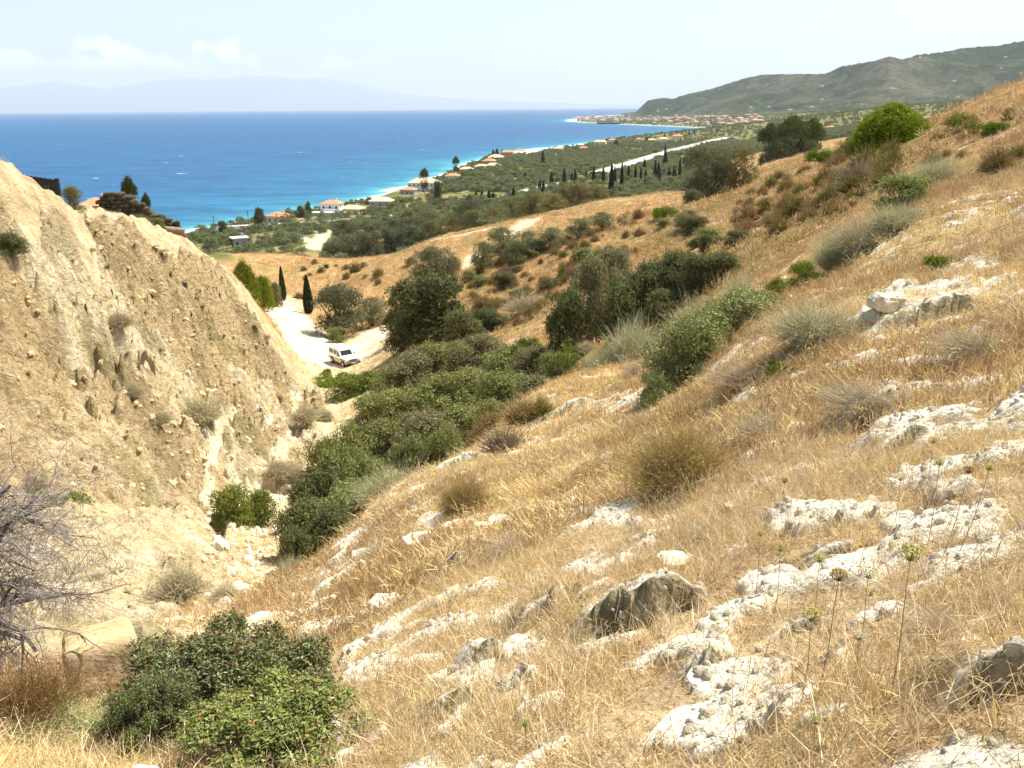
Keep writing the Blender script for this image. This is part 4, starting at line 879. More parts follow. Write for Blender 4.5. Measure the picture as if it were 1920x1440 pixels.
plant('low_green', 'green_patch', 1465, 676, 700, 60, 'small green weed patch near the leafy brow shrub', 'shrub')
plant('brown_shrub', 'brown_shrub', 1282, 762, 925, 205, 'large rounded brown shrub in the middle of the gold slope', 'shrub')
plant('brown_shrub', 'brown_shrub', 870, 905, 965, 100, 'brown shrub low on the gold slope near the gully thicket', 'shrub')
for u, vt, vb, w_, lb in [(965, 985, 1040, 100, 'mat of grey dead twigs on the gold slope above the white rocks'), (1615, 715, 782, 150, 'dark mat of dead twigs beside the white ledge'), (1200, 655, 700, 60, 'dead twigs under the pale twiggy bush'), (1400, 640, 720, 120, 'tangle of dry twigs below the leafy brow shrub'),
                          (1780, 1120, 1200, 150, 'mat of dry straw twigs near the right edge'), (1330, 960, 1010, 90, 'faint mat of dry twigs uphill of the white outcrop'), (1440, 760, 820, 130, 'pale twig mat below the dark one'), (700, 1010, 1050, 70, 'twig mat near the lower thicket edge'), (1830, 600, 680, 150, 'wide grey twig mat on the right slope')]:
    plant('dry_mat', 'dead_twigs', u, vt, vb, w_, lb, 'dead shrub')
for i, (u, vt, vb, w_, k) in enumerate([(945, 785, 850, 92, 'cushion_grey'), (985, 728, 792, 88, 'cushion'), (900, 790, 835, 66, 'cushion'), (1015, 735, 778, 56, 'cushion_olive'), (925, 765, 815, 80, 'cushion')]):
    plant(k, 'cushion_shrub', u, vt, vb, w_, ['mauve grey cushion shrub on the lip of the gully', 'tan cushion shrub highest on the gully lip', 'small tan cushion lowest on the gully lip', 'olive cushion just right of the tan one', 'tan cushion behind the mauve grey cushion'][i], 'shrub')
# cushions on the brown ridge: as scattered as in the photograph
rng0 = rg(4242); k_ = 0; tries = 0; placed = []
while k_ < 200 and tries < 4000:
    tries += 1
    if k_ < 85: u = rng0.uniform(880, 1200); v = np.interp(u, [860, 1000, 1200], [640, 600, 470]) - rng0.random() * np.interp(u, [870, 1000, 1200], [130, 130, 85])
    elif k_ < 165: u = rng0.uniform(1380, 1680); v = rng0.uniform(np.interp(u, [1380, 1560, 1680], [365, 305, 300]), np.interp(u, [1380, 1560, 1680], [460, 420, 350]))
    elif k_ < 180: u = rng0.uniform(1740, 1920); v = rng0.uniform(np.interp(u, [1740, 1920], [250, 190]), 330)
    else: u = rng0.uniform(560, 860); v = rng0.uniform(480, 560)
    h_ = hit(u, v, 20)
    if h_ is None: continue
    x, y = h_; rr = math.hypot(x, y)
    if not 30 < rr < 230: continue
    wd = float(np.clip(rng0.lognormal(.12, .38), .55, 2.4)) * (1.0 if k_ < 165 else (.62 if k_ < 180 else 1.4))
    if any((x - a) ** 2 + (y - b) ** 2 < (.30 * (wd + c)) ** 2 for a, b, c in placed): continue
    placed.append((x, y, wd)); kd = ['cushion', 'cushion', 'cushion_olive', 'cushion_grey', 'cushion', 'cushion_olive', 'cushion', 'cushion_olive', 'cushion'][int(rng0.integers(9))]
    lab = {'cushion': 'tan rounded cushion shrub on the dry brown ridge', 'cushion_olive': 'olive brown cushion shrub on the dry brown ridge', 'cushion_grey': 'mauve grey cushion shrub on the dry brown ridge'}[kd]
    plant_at(kd, 'cushion_shrub', x, y, wd, wd * rng0.uniform(.5, .8), lab, 'shrub', 'cushion shrubs of the brown ridge'); k_ += 1
for i, (u, vt, vb, w_) in enumerate([(868, 583, 655, 90), (912, 578, 622, 64), (1322, 440, 475, 26), (720, 452, 470, 34), (985, 540, 590, 70), (1100, 640, 660, 40)]):
    plant(['carob', 'carob', 'carob', 'cushion_olive', 'grey_bush', 'grey_bush'][i], 'ridge_shrub', u, vt, vb, w_, ['dark evergreen shrub low on the face of the brown ridge', 'dark evergreen shrub uphill of the low ridge shrub', 'single dark bush on the upper brown ridge', 'fuzzy tan bush on the crest of the second hill', 'grey brush on the face of the brown ridge', 'grey scrub beside the dark thicket'][i], 'shrub')
plant('carob', 'dark_bush', 1470, 260, 300, 80, 'dark bush mass under the umbrella pine clump', 'shrub', r=326)
plant('carob', 'dark_bush', 1516, 262, 296, 62, 'dark bush at the right foot of the umbrella pine clump', 'shrub', r=328)
for i in range(34):                                               # low evergreen scrub on the ridge and second hill
    rng = rg(1700 + i)
    if i < 14: u = rng.uniform(880, 1120); v = np.interp(u, [870, 1000, 1120], [640, 590, 520]) - rng.random() * 120
    elif i < 24: u = rng.uniform(1200, 1480); v = rng.uniform(410, 470)
    else: u = rng.uniform(560, 880); v = rng.uniform(495, 575)
    h_ = hit(u, v, 25)
    if h_ is None: continue
    wd = rng.uniform(1.2, 3.2); plant_at(['lentisk', 'carob', 'lentisk_grey', 'olive_brown'][i % 3], 'ridge_scrub', h_[0], h_[1], wd, wd * rng.uniform(.35, .6), 'low evergreen scrub scattered over the brown ridge', 'shrub', 'evergreen scrub of the brown ridge')
# mid distance olives and scrub on the flank behind the ridge
GM = 'olives and shrubs on the flank behind the ridge'
for i, (u, vt, vb, w_, r_, k) in enumerate([
    (905, 452, 512, 54, 140, 'olive_pale'), (942, 424, 492, 84, 150, 'olive_pale'), (990, 432, 480, 70, 150, 'olive_pale'), (1035, 425, 465, 64, 152, 'olive_pale'), (1085, 408, 448, 64, 156, 'olive_pale'), (1128, 398, 432, 56, 160, 'olive_pale'), (965, 450, 500, 60, 142, 'olive_pale'),
    (1000, 362, 402, 66, 208, 'olive_brown'), (1036, 362, 412, 62, 200, 'olive_brown'), (1085, 342, 392, 84, 222, 'olive_brown'), (1118, 346, 384, 54, 226, 'olive_brown'), (1060, 345, 382, 60, 236, 'olive_brown'),
    (930, 384, 424, 74, 232, 'olive_brown'), (890, 392, 430, 66, 236, 'olive_brown'), (850, 404, 442, 66, 240, 'olive_brown'), (810, 412, 448, 64, 244, 'olive_brown'), (775, 420, 456, 66, 248, 'olive'), (735, 425, 466, 70, 250, 'olive'), (695, 430, 476, 70, 246, 'olive'), (650, 438, 488, 72, 246, 'olive'), (620, 455, 490, 50, 244, 'olive'),
    (960, 372, 406, 50, 250, 'olive_brown'), (880, 372, 404, 60, 280, 'olive'), (650, 410, 450, 66, 300, 'olive'), (700, 412, 446, 70, 300, 'olive'), (750, 405, 440, 66, 300, 'olive'), (800, 395, 428, 66, 300, 'olive')]):
    plant(k, 'olive_tree', u, vt, vb, w_, {'olive_pale': 'pale green young olive in the belt behind the brown ridge', 'olive_brown': 'browner olive in the grove along the second hill', 'olive': 'grey green olive in the grove at the end of the second hill'}[k], 'tree', GM, r=None if k == 'olive_pale' else r_)
for u, vt, vb, w_, r_, lb in [(765, 396, 432, 30, 330, 'dark conifer standing between the coast road and the olive grove'), (881, 366, 402, 18, 350, 'dark conifer right of the coast road end'), (487, 390, 425, 24, 420, 'round dark tree beside the coast road'), (418, 414, 434, 20, 410, 'small tree by the first pole of the coast road'),
                              (796, 316, 350, 18, 640, 'leafy tree on the beach side of the big villa'), (855, 294, 322, 14, 790, 'leafy tree on the beach beyond the big villa'), (580, 378, 412, 12, 470, 'slim pointed tree left of the terrace villa'), (565, 386, 412, 16, 470, 'bushy tree left of the slim pointed tree'), (822, 338, 378, 22, 480, 'big dark conifer right of the big villa')]:
    plant('umbrella' if r_ > 600 else 'carob', 'broadleaf_tree' if r_ > 400 else 'conifer', u, vt, vb, w_, lb, 'tree', r=r_)
# cypresses of the plain
GC = 'cypresses along the lower hillside'
cyps = [(1146, 302, 366, 11), (1152, 310, 350, 8), (1165, 300, 364, 8), (1078, 315, 352, 8), (1058, 314, 346, 9), (1131, 310, 342, 7), (1113, 310, 340, 7), (1178, 308, 338, 7), (1191, 308, 344, 7), (1201, 312, 346, 6), (1208, 296, 322, 7), (1210, 316, 348, 8), (1228, 298, 336, 7), (1234, 304, 342, 10), (1247, 280, 314, 10), (1254, 312, 344, 7), (1263, 312, 338, 7), (1274, 292, 332, 6), (1283, 290, 316, 10), (1266, 318, 336, 7),
        (1012, 338, 364, 9), (1019, 340, 366, 9), (1034, 322, 344, 8), (1046, 326, 340, 5), (893, 358, 380, 8), (904, 356, 384, 9), (917, 355, 382, 9), (925, 360, 382, 8), (963, 350, 376, 8), (1018, 282, 310, 8), (1072, 322, 340, 5), (1099, 318, 338, 5), (985, 322, 340, 7), (1247, 268, 290, 4), (1302, 240, 252, 3), (1345, 242, 250, 3), (1292, 244, 252, 3), (1268, 244, 252, 4), (1246, 250, 258, 3), (1276, 258, 268, 3), (1322, 254, 262, 3), (1155, 262, 276, 10), (1136, 263, 273, 4), (925, 280, 292, 7), (932, 278, 292, 8), (941, 280, 292, 6), (1212, 257, 268, 8)]
for i, (u, vt, vb, w_) in enumerate(cyps):
    h_ = hit(u, vb, 250)
    if h_ is None: continue
    rr = math.hypot(*h_)
    plant('cypress' if i < 20 else 'cypress_far', 'cypress', u, vt, vb, w_ * 1.1, 'slim dark cypress among the olives of the coastal plain', 'tree', GC, r=rr, parts=i < 20)
# ------------------------------------------------------------------ olives of the plain: the nearest ones one by one, the far mass as stuff
rng1 = rg(31337)
def scatter(n, r0, r1, th0, th1, dmin, test, rng, tries=60):
    out = []; cell = {}
    for _ in range(n * tries):
        if len(out) >= n: break
        r = math.sqrt(rng.uniform(r0 * r0, r1 * r1)); th = R(rng.uniform(th0, th1)); x = r * math.sin(th); y = r * math.cos(th)
        if not test(x, y): continue
        key = (int(x // dmin), int(y // dmin)); ok = True
        for a in (-1, 0, 1):
            for b in (-1, 0, 1):
                for (px, py) in cell.get((key[0] + a, key[1] + b), ()):
                    if (px - x) ** 2 + (py - y) ** 2 < dmin * dmin: ok = False
        if ok: cell.setdefault(key, []).append((x, y)); out.append((x, y))
    return out
# roads of the plain, in plan, from their sight lines on the land
def road_pts(px, r0=240):
    o_ = []
    for u, v in px:
        h_ = hit(u, v, r0)
        if h_: o_.append(h_)
    return np.array(o_)
coast_road = road_pts([(340, 440), (380, 437), (430, 433), (480, 428), (530, 424), (600, 420), (690, 411), (740, 406), (800, 401), (848, 396), (900, 384), (945, 372), (1000, 354), (1040, 344), (1090, 334), (1110, 330)], 300)
highway = road_pts([(1104, 333), (1130, 324), (1160, 314), (1200, 301), (1240, 289), (1280, 278), (1320, 268), (1345, 262), (1372, 256)], 500)
def road_d(x, y): return min(float(seg_dist(np.array([x]), np.array([y]), coast_road)[0]) - 5, float(seg_dist(np.array([x]), np.array([y]), highway)[0]) - 13)
HOUSES = []
def olive_ok(x, y):
    a = np.array([x]); b = np.array([y])
    if coast_d(a, b)[0] < 12 or road_d(x, y) < 2.5: return False
    if look(CW, a, b)[0][5 - 1] < .55: return False
    return not any((x - p) ** 2 + (y - q_) ** 2 < d_ * d_ for p, q_, d_ in HOUSES)
def visible(x, y, h=3.0):
    """is the crown seen over the land in front of it?"""
    z = float(ground_base(np.array([x]), np.array([y]))[0]) + h; n = 60; t_ = np.linspace(.04, .97, n)
    g_ = ground_base(x * t_, y * t_); return bool(np.all(g_ < CAMZ + (z - CAMZ) * t_ + .2))
# houses along the shore: (u, v of eaves-top, v of foot, px wide, roof, walls, storeys)
TER, PEA, YEL, WHT = (.50, .22, .12), (.58, .38, .24), (.66, .55, .32), (.72, .70, .66)
GRY, WWH, CRM = (.36, .35, .35), (.74, .72, .68), (.60, .50, .37)
house_px = [(525, 402, 416, 38, TER, CRM, 1, 'long low house with bright orange roof beside the coast road'), (624, 382, 404, 36, TER, WWH, 2, 'white villa with stepped red roofs on a terrace by the shore'), (661, 383, 402, 40, PEA, CRM, 1, 'peach roofed house right of the terrace villa'),
    (716, 364, 386, 40, YEL, GRY, 1, 'house with pale yellow roof and grey end wall'), (767, 349, 364, 28, TER, GRY, 1, 'small grey house with orange roof in front of the big villa'), (796, 337, 358, 56, PEA, WWH, 2, 'big white two storey villa at the shore'), (849, 326, 336, 24, TER, WWH, 1, 'orange roofed white house just past the big villa'),
    (875, 312, 323, 24, PEA, GRY, 1, 'greyish pink house amid the olives near the shore'), (903, 307, 318, 24, PEA, CRM, 1, 'cream house with pink roof in the shore hamlet'), (925, 309, 316, 26, PEA, CRM, 1, 'low wide house on the olive side of the hamlet'), (918, 297, 307, 24, TER, CRM, 1, 'red roofed house in the middle of the hamlet'), (931, 292, 300, 30, PEA, WWH, 1, 'long white house with pale red roof behind the hamlet cypresses'),
    (951, 284, 295, 22, TER, TER, 2, 'tall red house right of the hamlet cypresses'), (976, 281, 288, 26, TER, WWH, 1, 'white house with low red roof beyond the tall red house'), (1014, 278, 283, 18, WHT, WWH, 1, 'flat white house right beside the beach'), (1047, 277, 283, 18, PEA, CRM, 1, 'small cream house behind the flat white one'), (1094, 276, 282, 16, TER, CRM, 1, 'tiny red roofed house on the olive plain edge'),
    (1125, 263, 274, 22, PEA, CRM, 2, 'wide pink two storey house near the far beach'), (1147, 259, 270, 12, TER, CRM, 2, 'tall narrow red roofed house near the far beach'), (1221, 259, 266, 14, PEA, CRM, 1, 'peach house in the far row'), (1244, 257, 264, 18, PEA, WWH, 1, 'pale house in the far row'), (1270, 252, 262, 18, TER, CRM, 2, 'red roofed house of the far row with two floors'), (1198, 258, 264, 10, TER, CRM, 1, 'smallest house of the far row'),
    (1558, 235, 246, 26, TER, WWH, 1, 'white house with red roof at the foot of the wooded hills'), (1742, 189, 204, 30, TER, WWH, 2, 'white house with red roof behind the brown ridge crest'), (1780, 186, 200, 22, PEA, GRY, 2, 'grey house behind the brown ridge crest')]
def house_r(u, vb):
    h_ = hit(u, vb, 260); return h_
for i, hp in enumerate(house_px):
    if i >= 23: rr = (1500, 1500, 1500)[i - 23]; x, y = P(hp[0], hp[2], rr)
    else:
        h_ = house_r(hp[0], hp[2])
        if h_ is None: continue
        x, y = h_
    HOUSES.append((x, y, 6 + hp[3] * math.hypot(x, y) / F * .55))
spots = scatter(262, 210, 560, -21, 14, 5.4, lambda x, y: olive_ok(x, y) and visible(x, y), rng1, 30)
near_o = sorted(spots, key=lambda p: p[0] ** 2 + p[1] ** 2)
for i, (x, y) in enumerate(near_o):
    wd = rng1.uniform(4.6, 7.6); plant_at('olive_far', 'olive_tree', x, y, wd, wd * rng1.uniform(.62, .82), 'grey green olive tree of the grove on the coastal plain', 'tree', 'olive trees of the coastal plain', parts=False, sink=.10)

def instancer(name, pts, rots, scl, protos, idx, kind='stuff'):
    """one object whose points carry copies of small plant shapes"""
    me = bpy.data.meshes.new(name); me.vertices.add(len(pts)); me.vertices.foreach_set('co', np.asarray(pts, np.float32).ravel())
    for an, typ, dat in (('rot', 'FLOAT_VECTOR', rots), ('scl', 'FLOAT_VECTOR', scl)):
        a = me.attributes.new(an, typ, 'POINT'); a.data.foreach_set('vector', np.asarray(dat, np.float32).ravel())
    a = me.attributes.new('idx', 'INT', 'POINT'); a.data.foreach_set('value', np.asarray(idx, np.int32))
    o = obj(name, me); tag(o, kind=kind)
    coll = bpy.data.collections.new(name + '_shapes')
    for k, m_ in enumerate(protos): coll.objects.link(bpy.data.objects.new('%s_shape_%02d' % (name, k), m_))
    ng = bpy.data.node_groups.new(name + '_scatter', 'GeometryNodeTree')
    ng.interface.new_socket('Geometry', in_out='INPUT', socket_type='NodeSocketGeometry'); ng.interface.new_socket('Geometry', in_out='OUTPUT', socket_type='NodeSocketGeometry')
    gi = ng.nodes.new('NodeGroupInput'); go = ng.nodes.new('NodeGroupOutput'); ci = ng.nodes.new('GeometryNodeCollectionInfo')
    ci.inputs['Collection'].default_value = coll; ci.inputs['Separate Children'].default_value = True; ci.inputs['Reset Children'].default_value = True
    ip = ng.nodes.new('GeometryNodeInstanceOnPoints'); ip.inputs['Pick Instance'].default_value = True
    def na(n_, t_):
        q_ = ng.nodes.new('GeometryNodeInputNamedAttribute'); q_.data_type = t_; q_.inputs['Name'].default_value = n_; return q_.outputs[0]
    L(ng, gi.outputs[0], ip.inputs['Points']); L(ng, ci.outputs[0], ip.inputs['Instance']); L(ng, na('idx', 'INT'), ip.inputs['Instance Index'])
    er = ng.nodes.new('FunctionNodeEulerToRotation'); L(ng, na('rot', 'FLOAT_VECTOR'), er.inputs[0]); L(ng, er.outputs[0], ip.inputs['Rotation']); L(ng, na('scl', 'FLOAT_VECTOR'), ip.inputs['Scale'])
    L(ng, ip.outputs[0], go.inputs[0])
    md_ = o.modifiers.new('scatter', 'NODES'); md_.node_group = ng
    return o
def ground_many(p): return ground(p[:, 0], p[:, 1])
# far olive groves, scrub and hedges that read as one mass
def mass(n, r0, r1, th0, th1, rng):
    r = np.sqrt(rng.uniform(r0 ** 2, r1 ** 2, n)); th = np.radians(rng.uniform(th0, th1, n)); x = r * np.sin(th); y = r * np.cos(th)
    ok = coast_d(x, y) > 11
    ok &= (seg_dist(x, y, coast_road) > 8) & (seg_dist(x, y, highway) > 15)
    ok &= look(CW, x, y)[:, 4] > .5
    ok &= fbm(x / 70, y / 70, 3, 441) > .36
    for a, b, d_ in HOUSES: ok &= (x - a) ** 2 + (y - b) ** 2 > d_ * d_
    return x[ok], y[ok]
xs, ys = [], []
for n, a, b, t0, t1 in ((5200, 230, 600, -26, 24), (15000, 600, 1500, -9, 34), (16000, 1500, 3600, 0, 36)):
    x, y = mass(n, a, b, t0, t1, rng1); xs.append(x); ys.append(y)
x = np.concatenate(xs); y = np.concatenate(ys); z = ground(x, y); n = len(x)
wd = rng1.uniform(2.2, 3.6, n) * np.where(np.hypot(x, y) < 600, .72, 1.12); hh = wd * rng1.uniform(.75, 1.05, n)
rt = np.zeros((n, 3)); rt[:, 2] = rng1.random(n) * 6.28
green_far = mk_dense((.10, .15, .034), (.24, .31, .075), 800, .18, 10, 1.1, .1, .36)(rg(71))['foliage']
instancer('olive_groves', np.stack([x, y, z - .35 * hh], 1), rt, np.stack([wd, wd, hh], 1), [p['crown'] for p in PROTO['olive_far']] + [green_far], np.where(rng1.random(n) < .2, 3, rng1.integers(0, 3, n)))

# ------------------------------------------------------------------ roads of the plain
def simple_mat(name, col, rough=.9, noise=.25, scale=3.0):
    m = bpy.data.materials.new(name); m.use_nodes = True; t = m.node_tree; b = t.nodes['Principled BSDF']; b.inputs['Roughness'].default_value = rough
    b.inputs['Specular IOR Level'].default_value = .2
    nz_ = N(t, 'ShaderNodeTexNoise', Scale=scale, Detail=5.0); tc_ = N(t, 'ShaderNodeTexCoord'); L(t, tc_.outputs['Object'], nz_.inputs['Vector'])
    mx = N(t, 'ShaderNodeMix', data_type='RGBA'); L(t, nz_.outputs[0], mx.inputs[0])
    mx.inputs[6].default_value = tuple(c * (1 - noise) for c in col) + (1,); mx.inputs[7].default_value = tuple(min(.85, c * (1 + noise)) for c in col) + (1,)
    L(t, mx.outputs[2], b.inputs['Base Color']); return m
def ribbon(name, pts, hw, mat, lift, skirt=6.0):
    t_ = np.concatenate([[0], np.cumsum(np.hypot(*np.diff(pts, axis=0).T))]); s_ = np.linspace(0, t_[-1], max(40, int(t_[-1] / 12)))
    x = np.interp(s_, t_, pts[:, 0]); y = np.interp(s_, t_, pts[:, 1]); k = np.ones(9) / 9
    for _ in range(3):
        xp = np.pad(x, 4, 'edge'); yp = np.pad(y, 4, 'edge'); x = np.convolve(xp, k, 'valid'); y = np.convolve(yp, k, 'valid')
    tx, ty = np.gradient(x), np.gradient(y); l_ = np.hypot(tx, ty); nx, ny = -ty / l_, tx / l_
    zc = np.maximum.reduce([ground(x + nx * hw * q_, y + ny * hw * q_) for q_ in (-1, 0, 1)]); zp = np.pad(zc, 8, 'edge'); zc = np.convolve(zp, np.ones(17) / 17, 'valid') + lift
    rows_ = [np.stack([x + nx * hw * a, y + ny * hw * a, zc + b], 1) for a, b in ((-1.5, -skirt), (-1, 0), (-.5, .06), (0, .1), (.5, .06), (1, 0), (1.5, -skirt))]
    v = np.stack(rows_, 1).reshape(-1, 3); o = obj(name, mesh_np(name, v, grid_faces(len(x), 7), [mat], None, False)); tag(o, kind='structure'); return x, y, zc, nx, ny
MROAD = simple_mat('pale_asphalt', (.36, .345, .315), .9, .12, .05)
hxr, hyr, hzr, hnx, hny = ribbon('highway', highway, 6.0, MROAD, .9, 2.5)
cxr, cyr, czr, cnx, cny = ribbon('road', coast_road, 2.8, MROAD, .8, 2.0)
# retaining parapet along the coast road, in separate cast lengths
MCONC = simple_mat('bleached_concrete', (.58, .55, .48), .9, .15, 1.5)

# ------------------------------------------------------------------ houses
def box_mesh(name, x0, x1, y0, y1, z0, z1, mat, bev=0.0):
    bm = bmesh.new(); bmesh.ops.create_cube(bm, size=1)
    for v in bm.verts: v.co = (x0 if v.co.x < 0 else x1, y0 if v.co.y < 0 else y1, z0 if v.co.z < 0 else z1)
    if bev: bmesh.ops.bevel(bm, geom=bm.edges[:], offset=bev, segments=2, affect='EDGES')
    me = bpy.data.meshes.new(name); bm.to_mesh(me); bm.free(); me.materials.append(mat); return me
_hm = {}
def cmat(pre, c, **k):
    key = (pre,) + tuple(c)
    if key not in _hm: _hm[key] = simple_mat(pre, c, **k)
    return _hm[key]
MGL = bpy.data.materials.new('window_glass'); MGL.use_nodes = True; _b = MGL.node_tree.nodes['Principled BSDF']; _b.inputs['Base Color'].default_value = (.012, .016, .02, 1); _b.inputs['Roughness'].default_value = .15; _b.inputs['Specular IOR Level'].default_value = .25
MDOOR = simple_mat('brown_door', (.12, .07, .04))
def hip_roof(name, w_, d_, z, h, mat, ov=.5, flat=False):
    a, b = w_ / 2 + ov, d_ / 2 + ov; rl = max(.2, a - b)
    if flat: return box_mesh(name, -a, a, -b, b, z, z + .35, mat)
    v = [(-a, -b, z), (a, -b, z), (a, b, z), (-a, b, z), (-rl, 0, z + h), (rl, 0, z + h), (-a, -b, z - .18), (a, -b, z - .18), (a, b, z - .18), (-a, b, z - .18)]
    f = [(0, 1, 5, 4), (2, 3, 4, 5), (1, 2, 5), (3, 0, 4), (6, 7, 1, 0), (7, 8, 2, 1), (8, 9, 3, 2), (9, 6, 0, 3), (9, 8, 7, 6)]
    me = bpy.data.meshes.new(name); me.from_pydata(v, [], f); me.materials.append(mat); return me
def build_house(x, y, w_, d_, st, roof, wall, label, detail, rot, cat='house', group=None, flat=False, h1=3.0):
    z = float(min(ground_base(np.array([x - 3, x + 3, x]), np.array([y, y, y - 3])))); hh = h1 * st + .4
    root = bpy.data.objects.new('house', None); link(root); root.location = (x, y, z); root.rotation_euler.z = rot; tag(root, label, cat, group)
    obj('wall', box_mesh('house_wall', -w_ / 2, w_ / 2, -d_ / 2, d_ / 2, -2.5, hh, cmat('plaster', wall)), root)
    rf = obj('roof', hip_roof('house_roof', w_, d_, hh + .01, min(w_, d_) * .26, cmat('roof_tiles', roof, scale=2.0), .5, flat), root)
    if not detail: return root
    obj('chimney', box_mesh('house_chimney', w_ * .18, w_ * .18 + .7, .3, 1.0, hh + .3, hh + min(w_, d_) * .26 + .6, cmat('plaster', wall)), rf)
    nw = max(2, int(w_ / 3.2)); wm = box_mesh('house_window', -.5, .5, -.06, .05, -.65, .65, MGL); fr = box_mesh('house_window_frame', -.62, .62, -.03, .04, -.78, .78, cmat('plaster', (.7, .68, .64)))
    for s_ in range(st):
        for k in range(nw):
            px = -w_ / 2 + (k + .5) * w_ / nw
            if s_ == 0 and k == nw // 2:
                obj('door', box_mesh('house_door', px - .55, px + .55, -d_ / 2 - .06, -d_ / 2 + .05, 0, 2.1, MDOOR), root); continue
            wn = obj('window', fr, root, (px, -d_ / 2, 1.6 + s_ * h1)); obj('pane', wm, wn, (0, -.02, 0))
        for k in range(2):
            for sd_ in (-1, 1):
                wn = obj('window', fr, root, (sd_ * w_ / 2, -d_ / 4 + k * d_ / 2, 1.6 + s_ * h1)); wn.rotation_euler.z = sd_ * math.pi / 2; obj('pane', wm, wn, (0, -.02, 0))
    if st > 1:
        obj('balcony', box_mesh('house_balcony', -w_ * .3, w_ * .3, -d_ / 2 - 1.3, -d_ / 2 - .005, h1 - .05, h1 + .12, cmat('plaster', WWH)), root)
        obj('balustrade', box_mesh('house_balustrade', -w_ * .3, w_ * .3, -d_ / 2 - 1.3, -d_ / 2 - 1.2, h1 + .13, h1 + 1.0, cmat('plaster', WWH)), root)
    return root
for i, (u, vt, vb, wp, rf, wl, st, lb) in enumerate(house_px):
    x, y, _ = HOUSES[i]; rr = math.hypot(x, y); w_ = min(26, max(8, wp * rr / F)); rot = R(-22 + (i * 37) % 24) if i < 23 else R(10)
    if i >= 23: w_ = 14
    ro = build_house(x, y, w_, min(12, max(7, w_ * .62)), st, rf, wl, lb, i < 8, rot, flat=(rf == WHT))
    if i == 1: obj('terrace', box_mesh('house_terrace', -w_ * .75, w_ * .8, -9.5, -4.9, -2.4, 2.3, cmat('plaster', CRM)), ro); obj('terrace_slab', box_mesh('house_terrace_slab', -w_ * .8, w_ * .85, -9.9, -4.85, 2.31, 2.6, cmat('plaster', WWH)), ro)
# village on the point and at the foot of the hills, and farms on the hills
rv = rg(88); nv = 0
for k in range(1200):
    if nv >= 150: break
    u = rv.uniform(1066, 1430)
    r_ = rv.uniform(3000, 5200); v0 = np.interp(u, [1066, 1120, 1200, 1300, 1360, 1430], [226, 227, 230, 236, 240, 243]) - rv.random() ** 1.5 * np.interp(u, [1066, 1150, 1250, 1430], [4, 12, 15, 8])
    x, y = at_level(u, v0, 5.0)
    if coast_d(np.array([x]), np.array([y]))[0] < 22 or math.hypot(x, y) > 5600: continue
    c_ = [(.36, .19, .12), (.42, .26, .17), (.38, .2, .12), (.36, .24, .17)][int(rv.integers(4))]; wl = [(.56, .52, .46), (.48, .41, .32), (.5, .45, .4)][int(rv.integers(3))]
    rt_ = build_house(x, y, rv.uniform(12, 20), rv.uniform(10, 13), int(rv.integers(1, 4)), c_, wl, 'tiny red roofed house of the far seaside village', False, rv.random() * 3, 'house', 'houses of the far seaside village'); nv += 1
    hh_ = hill_height(np.array([u]), np.array([math.hypot(x, y)]))[2][0]
    rt_.location.z = max(rt_.location.z, float(hh_))
for k in range(20):
    u = rv.uniform(1290, 1920); rr = rv.uniform(3500, 4700)
    hx_, hy_, hz_, tr_, t_ = hill_height(np.array([u]), np.array([rr]))
    rt_ = build_house(float(hx_[0]), float(hy_[0]), rv.uniform(11, 20), 11, 1, (.42, .26, .17), (.50, .45, .38), 'pale farmhouse dotting the wooded hills', False, rv.random() * 3, 'house', 'farmhouses on the wooded hills'); rt_.location.z = float(hz_[0])
def church_tower():
    x, y = at_level(1179., 221., 6.); root = bpy.data.objects.new('church_tower', None); link(root); z = max(4, float(hill_height(np.array([1179.]), np.array([math.hypot(x, y)]))[2][0])); root.location = (x, y, z)
    obj('shaft', box_mesh('tower_shaft', -4, 4, -4, 4, -2, 26, cmat('plaster', WWH)), root); obj('roof', hip_roof('tower_roof', 8, 8, 26.01, 8, cmat('roof_tiles', TER), .4), root)
    tag(root, 'white church tower in the far seaside village', 'tower')
church_tower()
# poles by the coast road
MP = simple_mat('pole_wood', (.12, .10, .08))
for i, (u, vt, vb) in enumerate([(403, 404, 437), (434, 412, 434), (467, 394, 428), (520, 400, 420)]):
    h_ = hit(u, vb, 330) or P(u, vb, 400); x, y = h_; z = gz(x, y); rr = math.hypot(x, y); top = CAMZ + float(at_range(u, vt, rr)[2])
    root = bpy.data.objects.new('utility_pole', None); link(root); root.location = (x, y, z); v, f = tube([(0, 0, -.5), (0, 0, (top - z) * .5), (0, 0, top - z)], [.20, .17, .13], 8)
    obj('pole', mesh_np('pole', v, f, [MP]), root); obj('crossarm', box_mesh('crossarm', -.9, .9, -.06, .06, top - z - .7, top - z - .55, MP), root)
    tag(root, ['utility pole nearest the bare ridge on the coast road', 'short utility pole second from the bare ridge', 'tallest utility pole beside the round dark roadside tree', 'utility pole in front of the long orange roof'][i], 'utility pole')
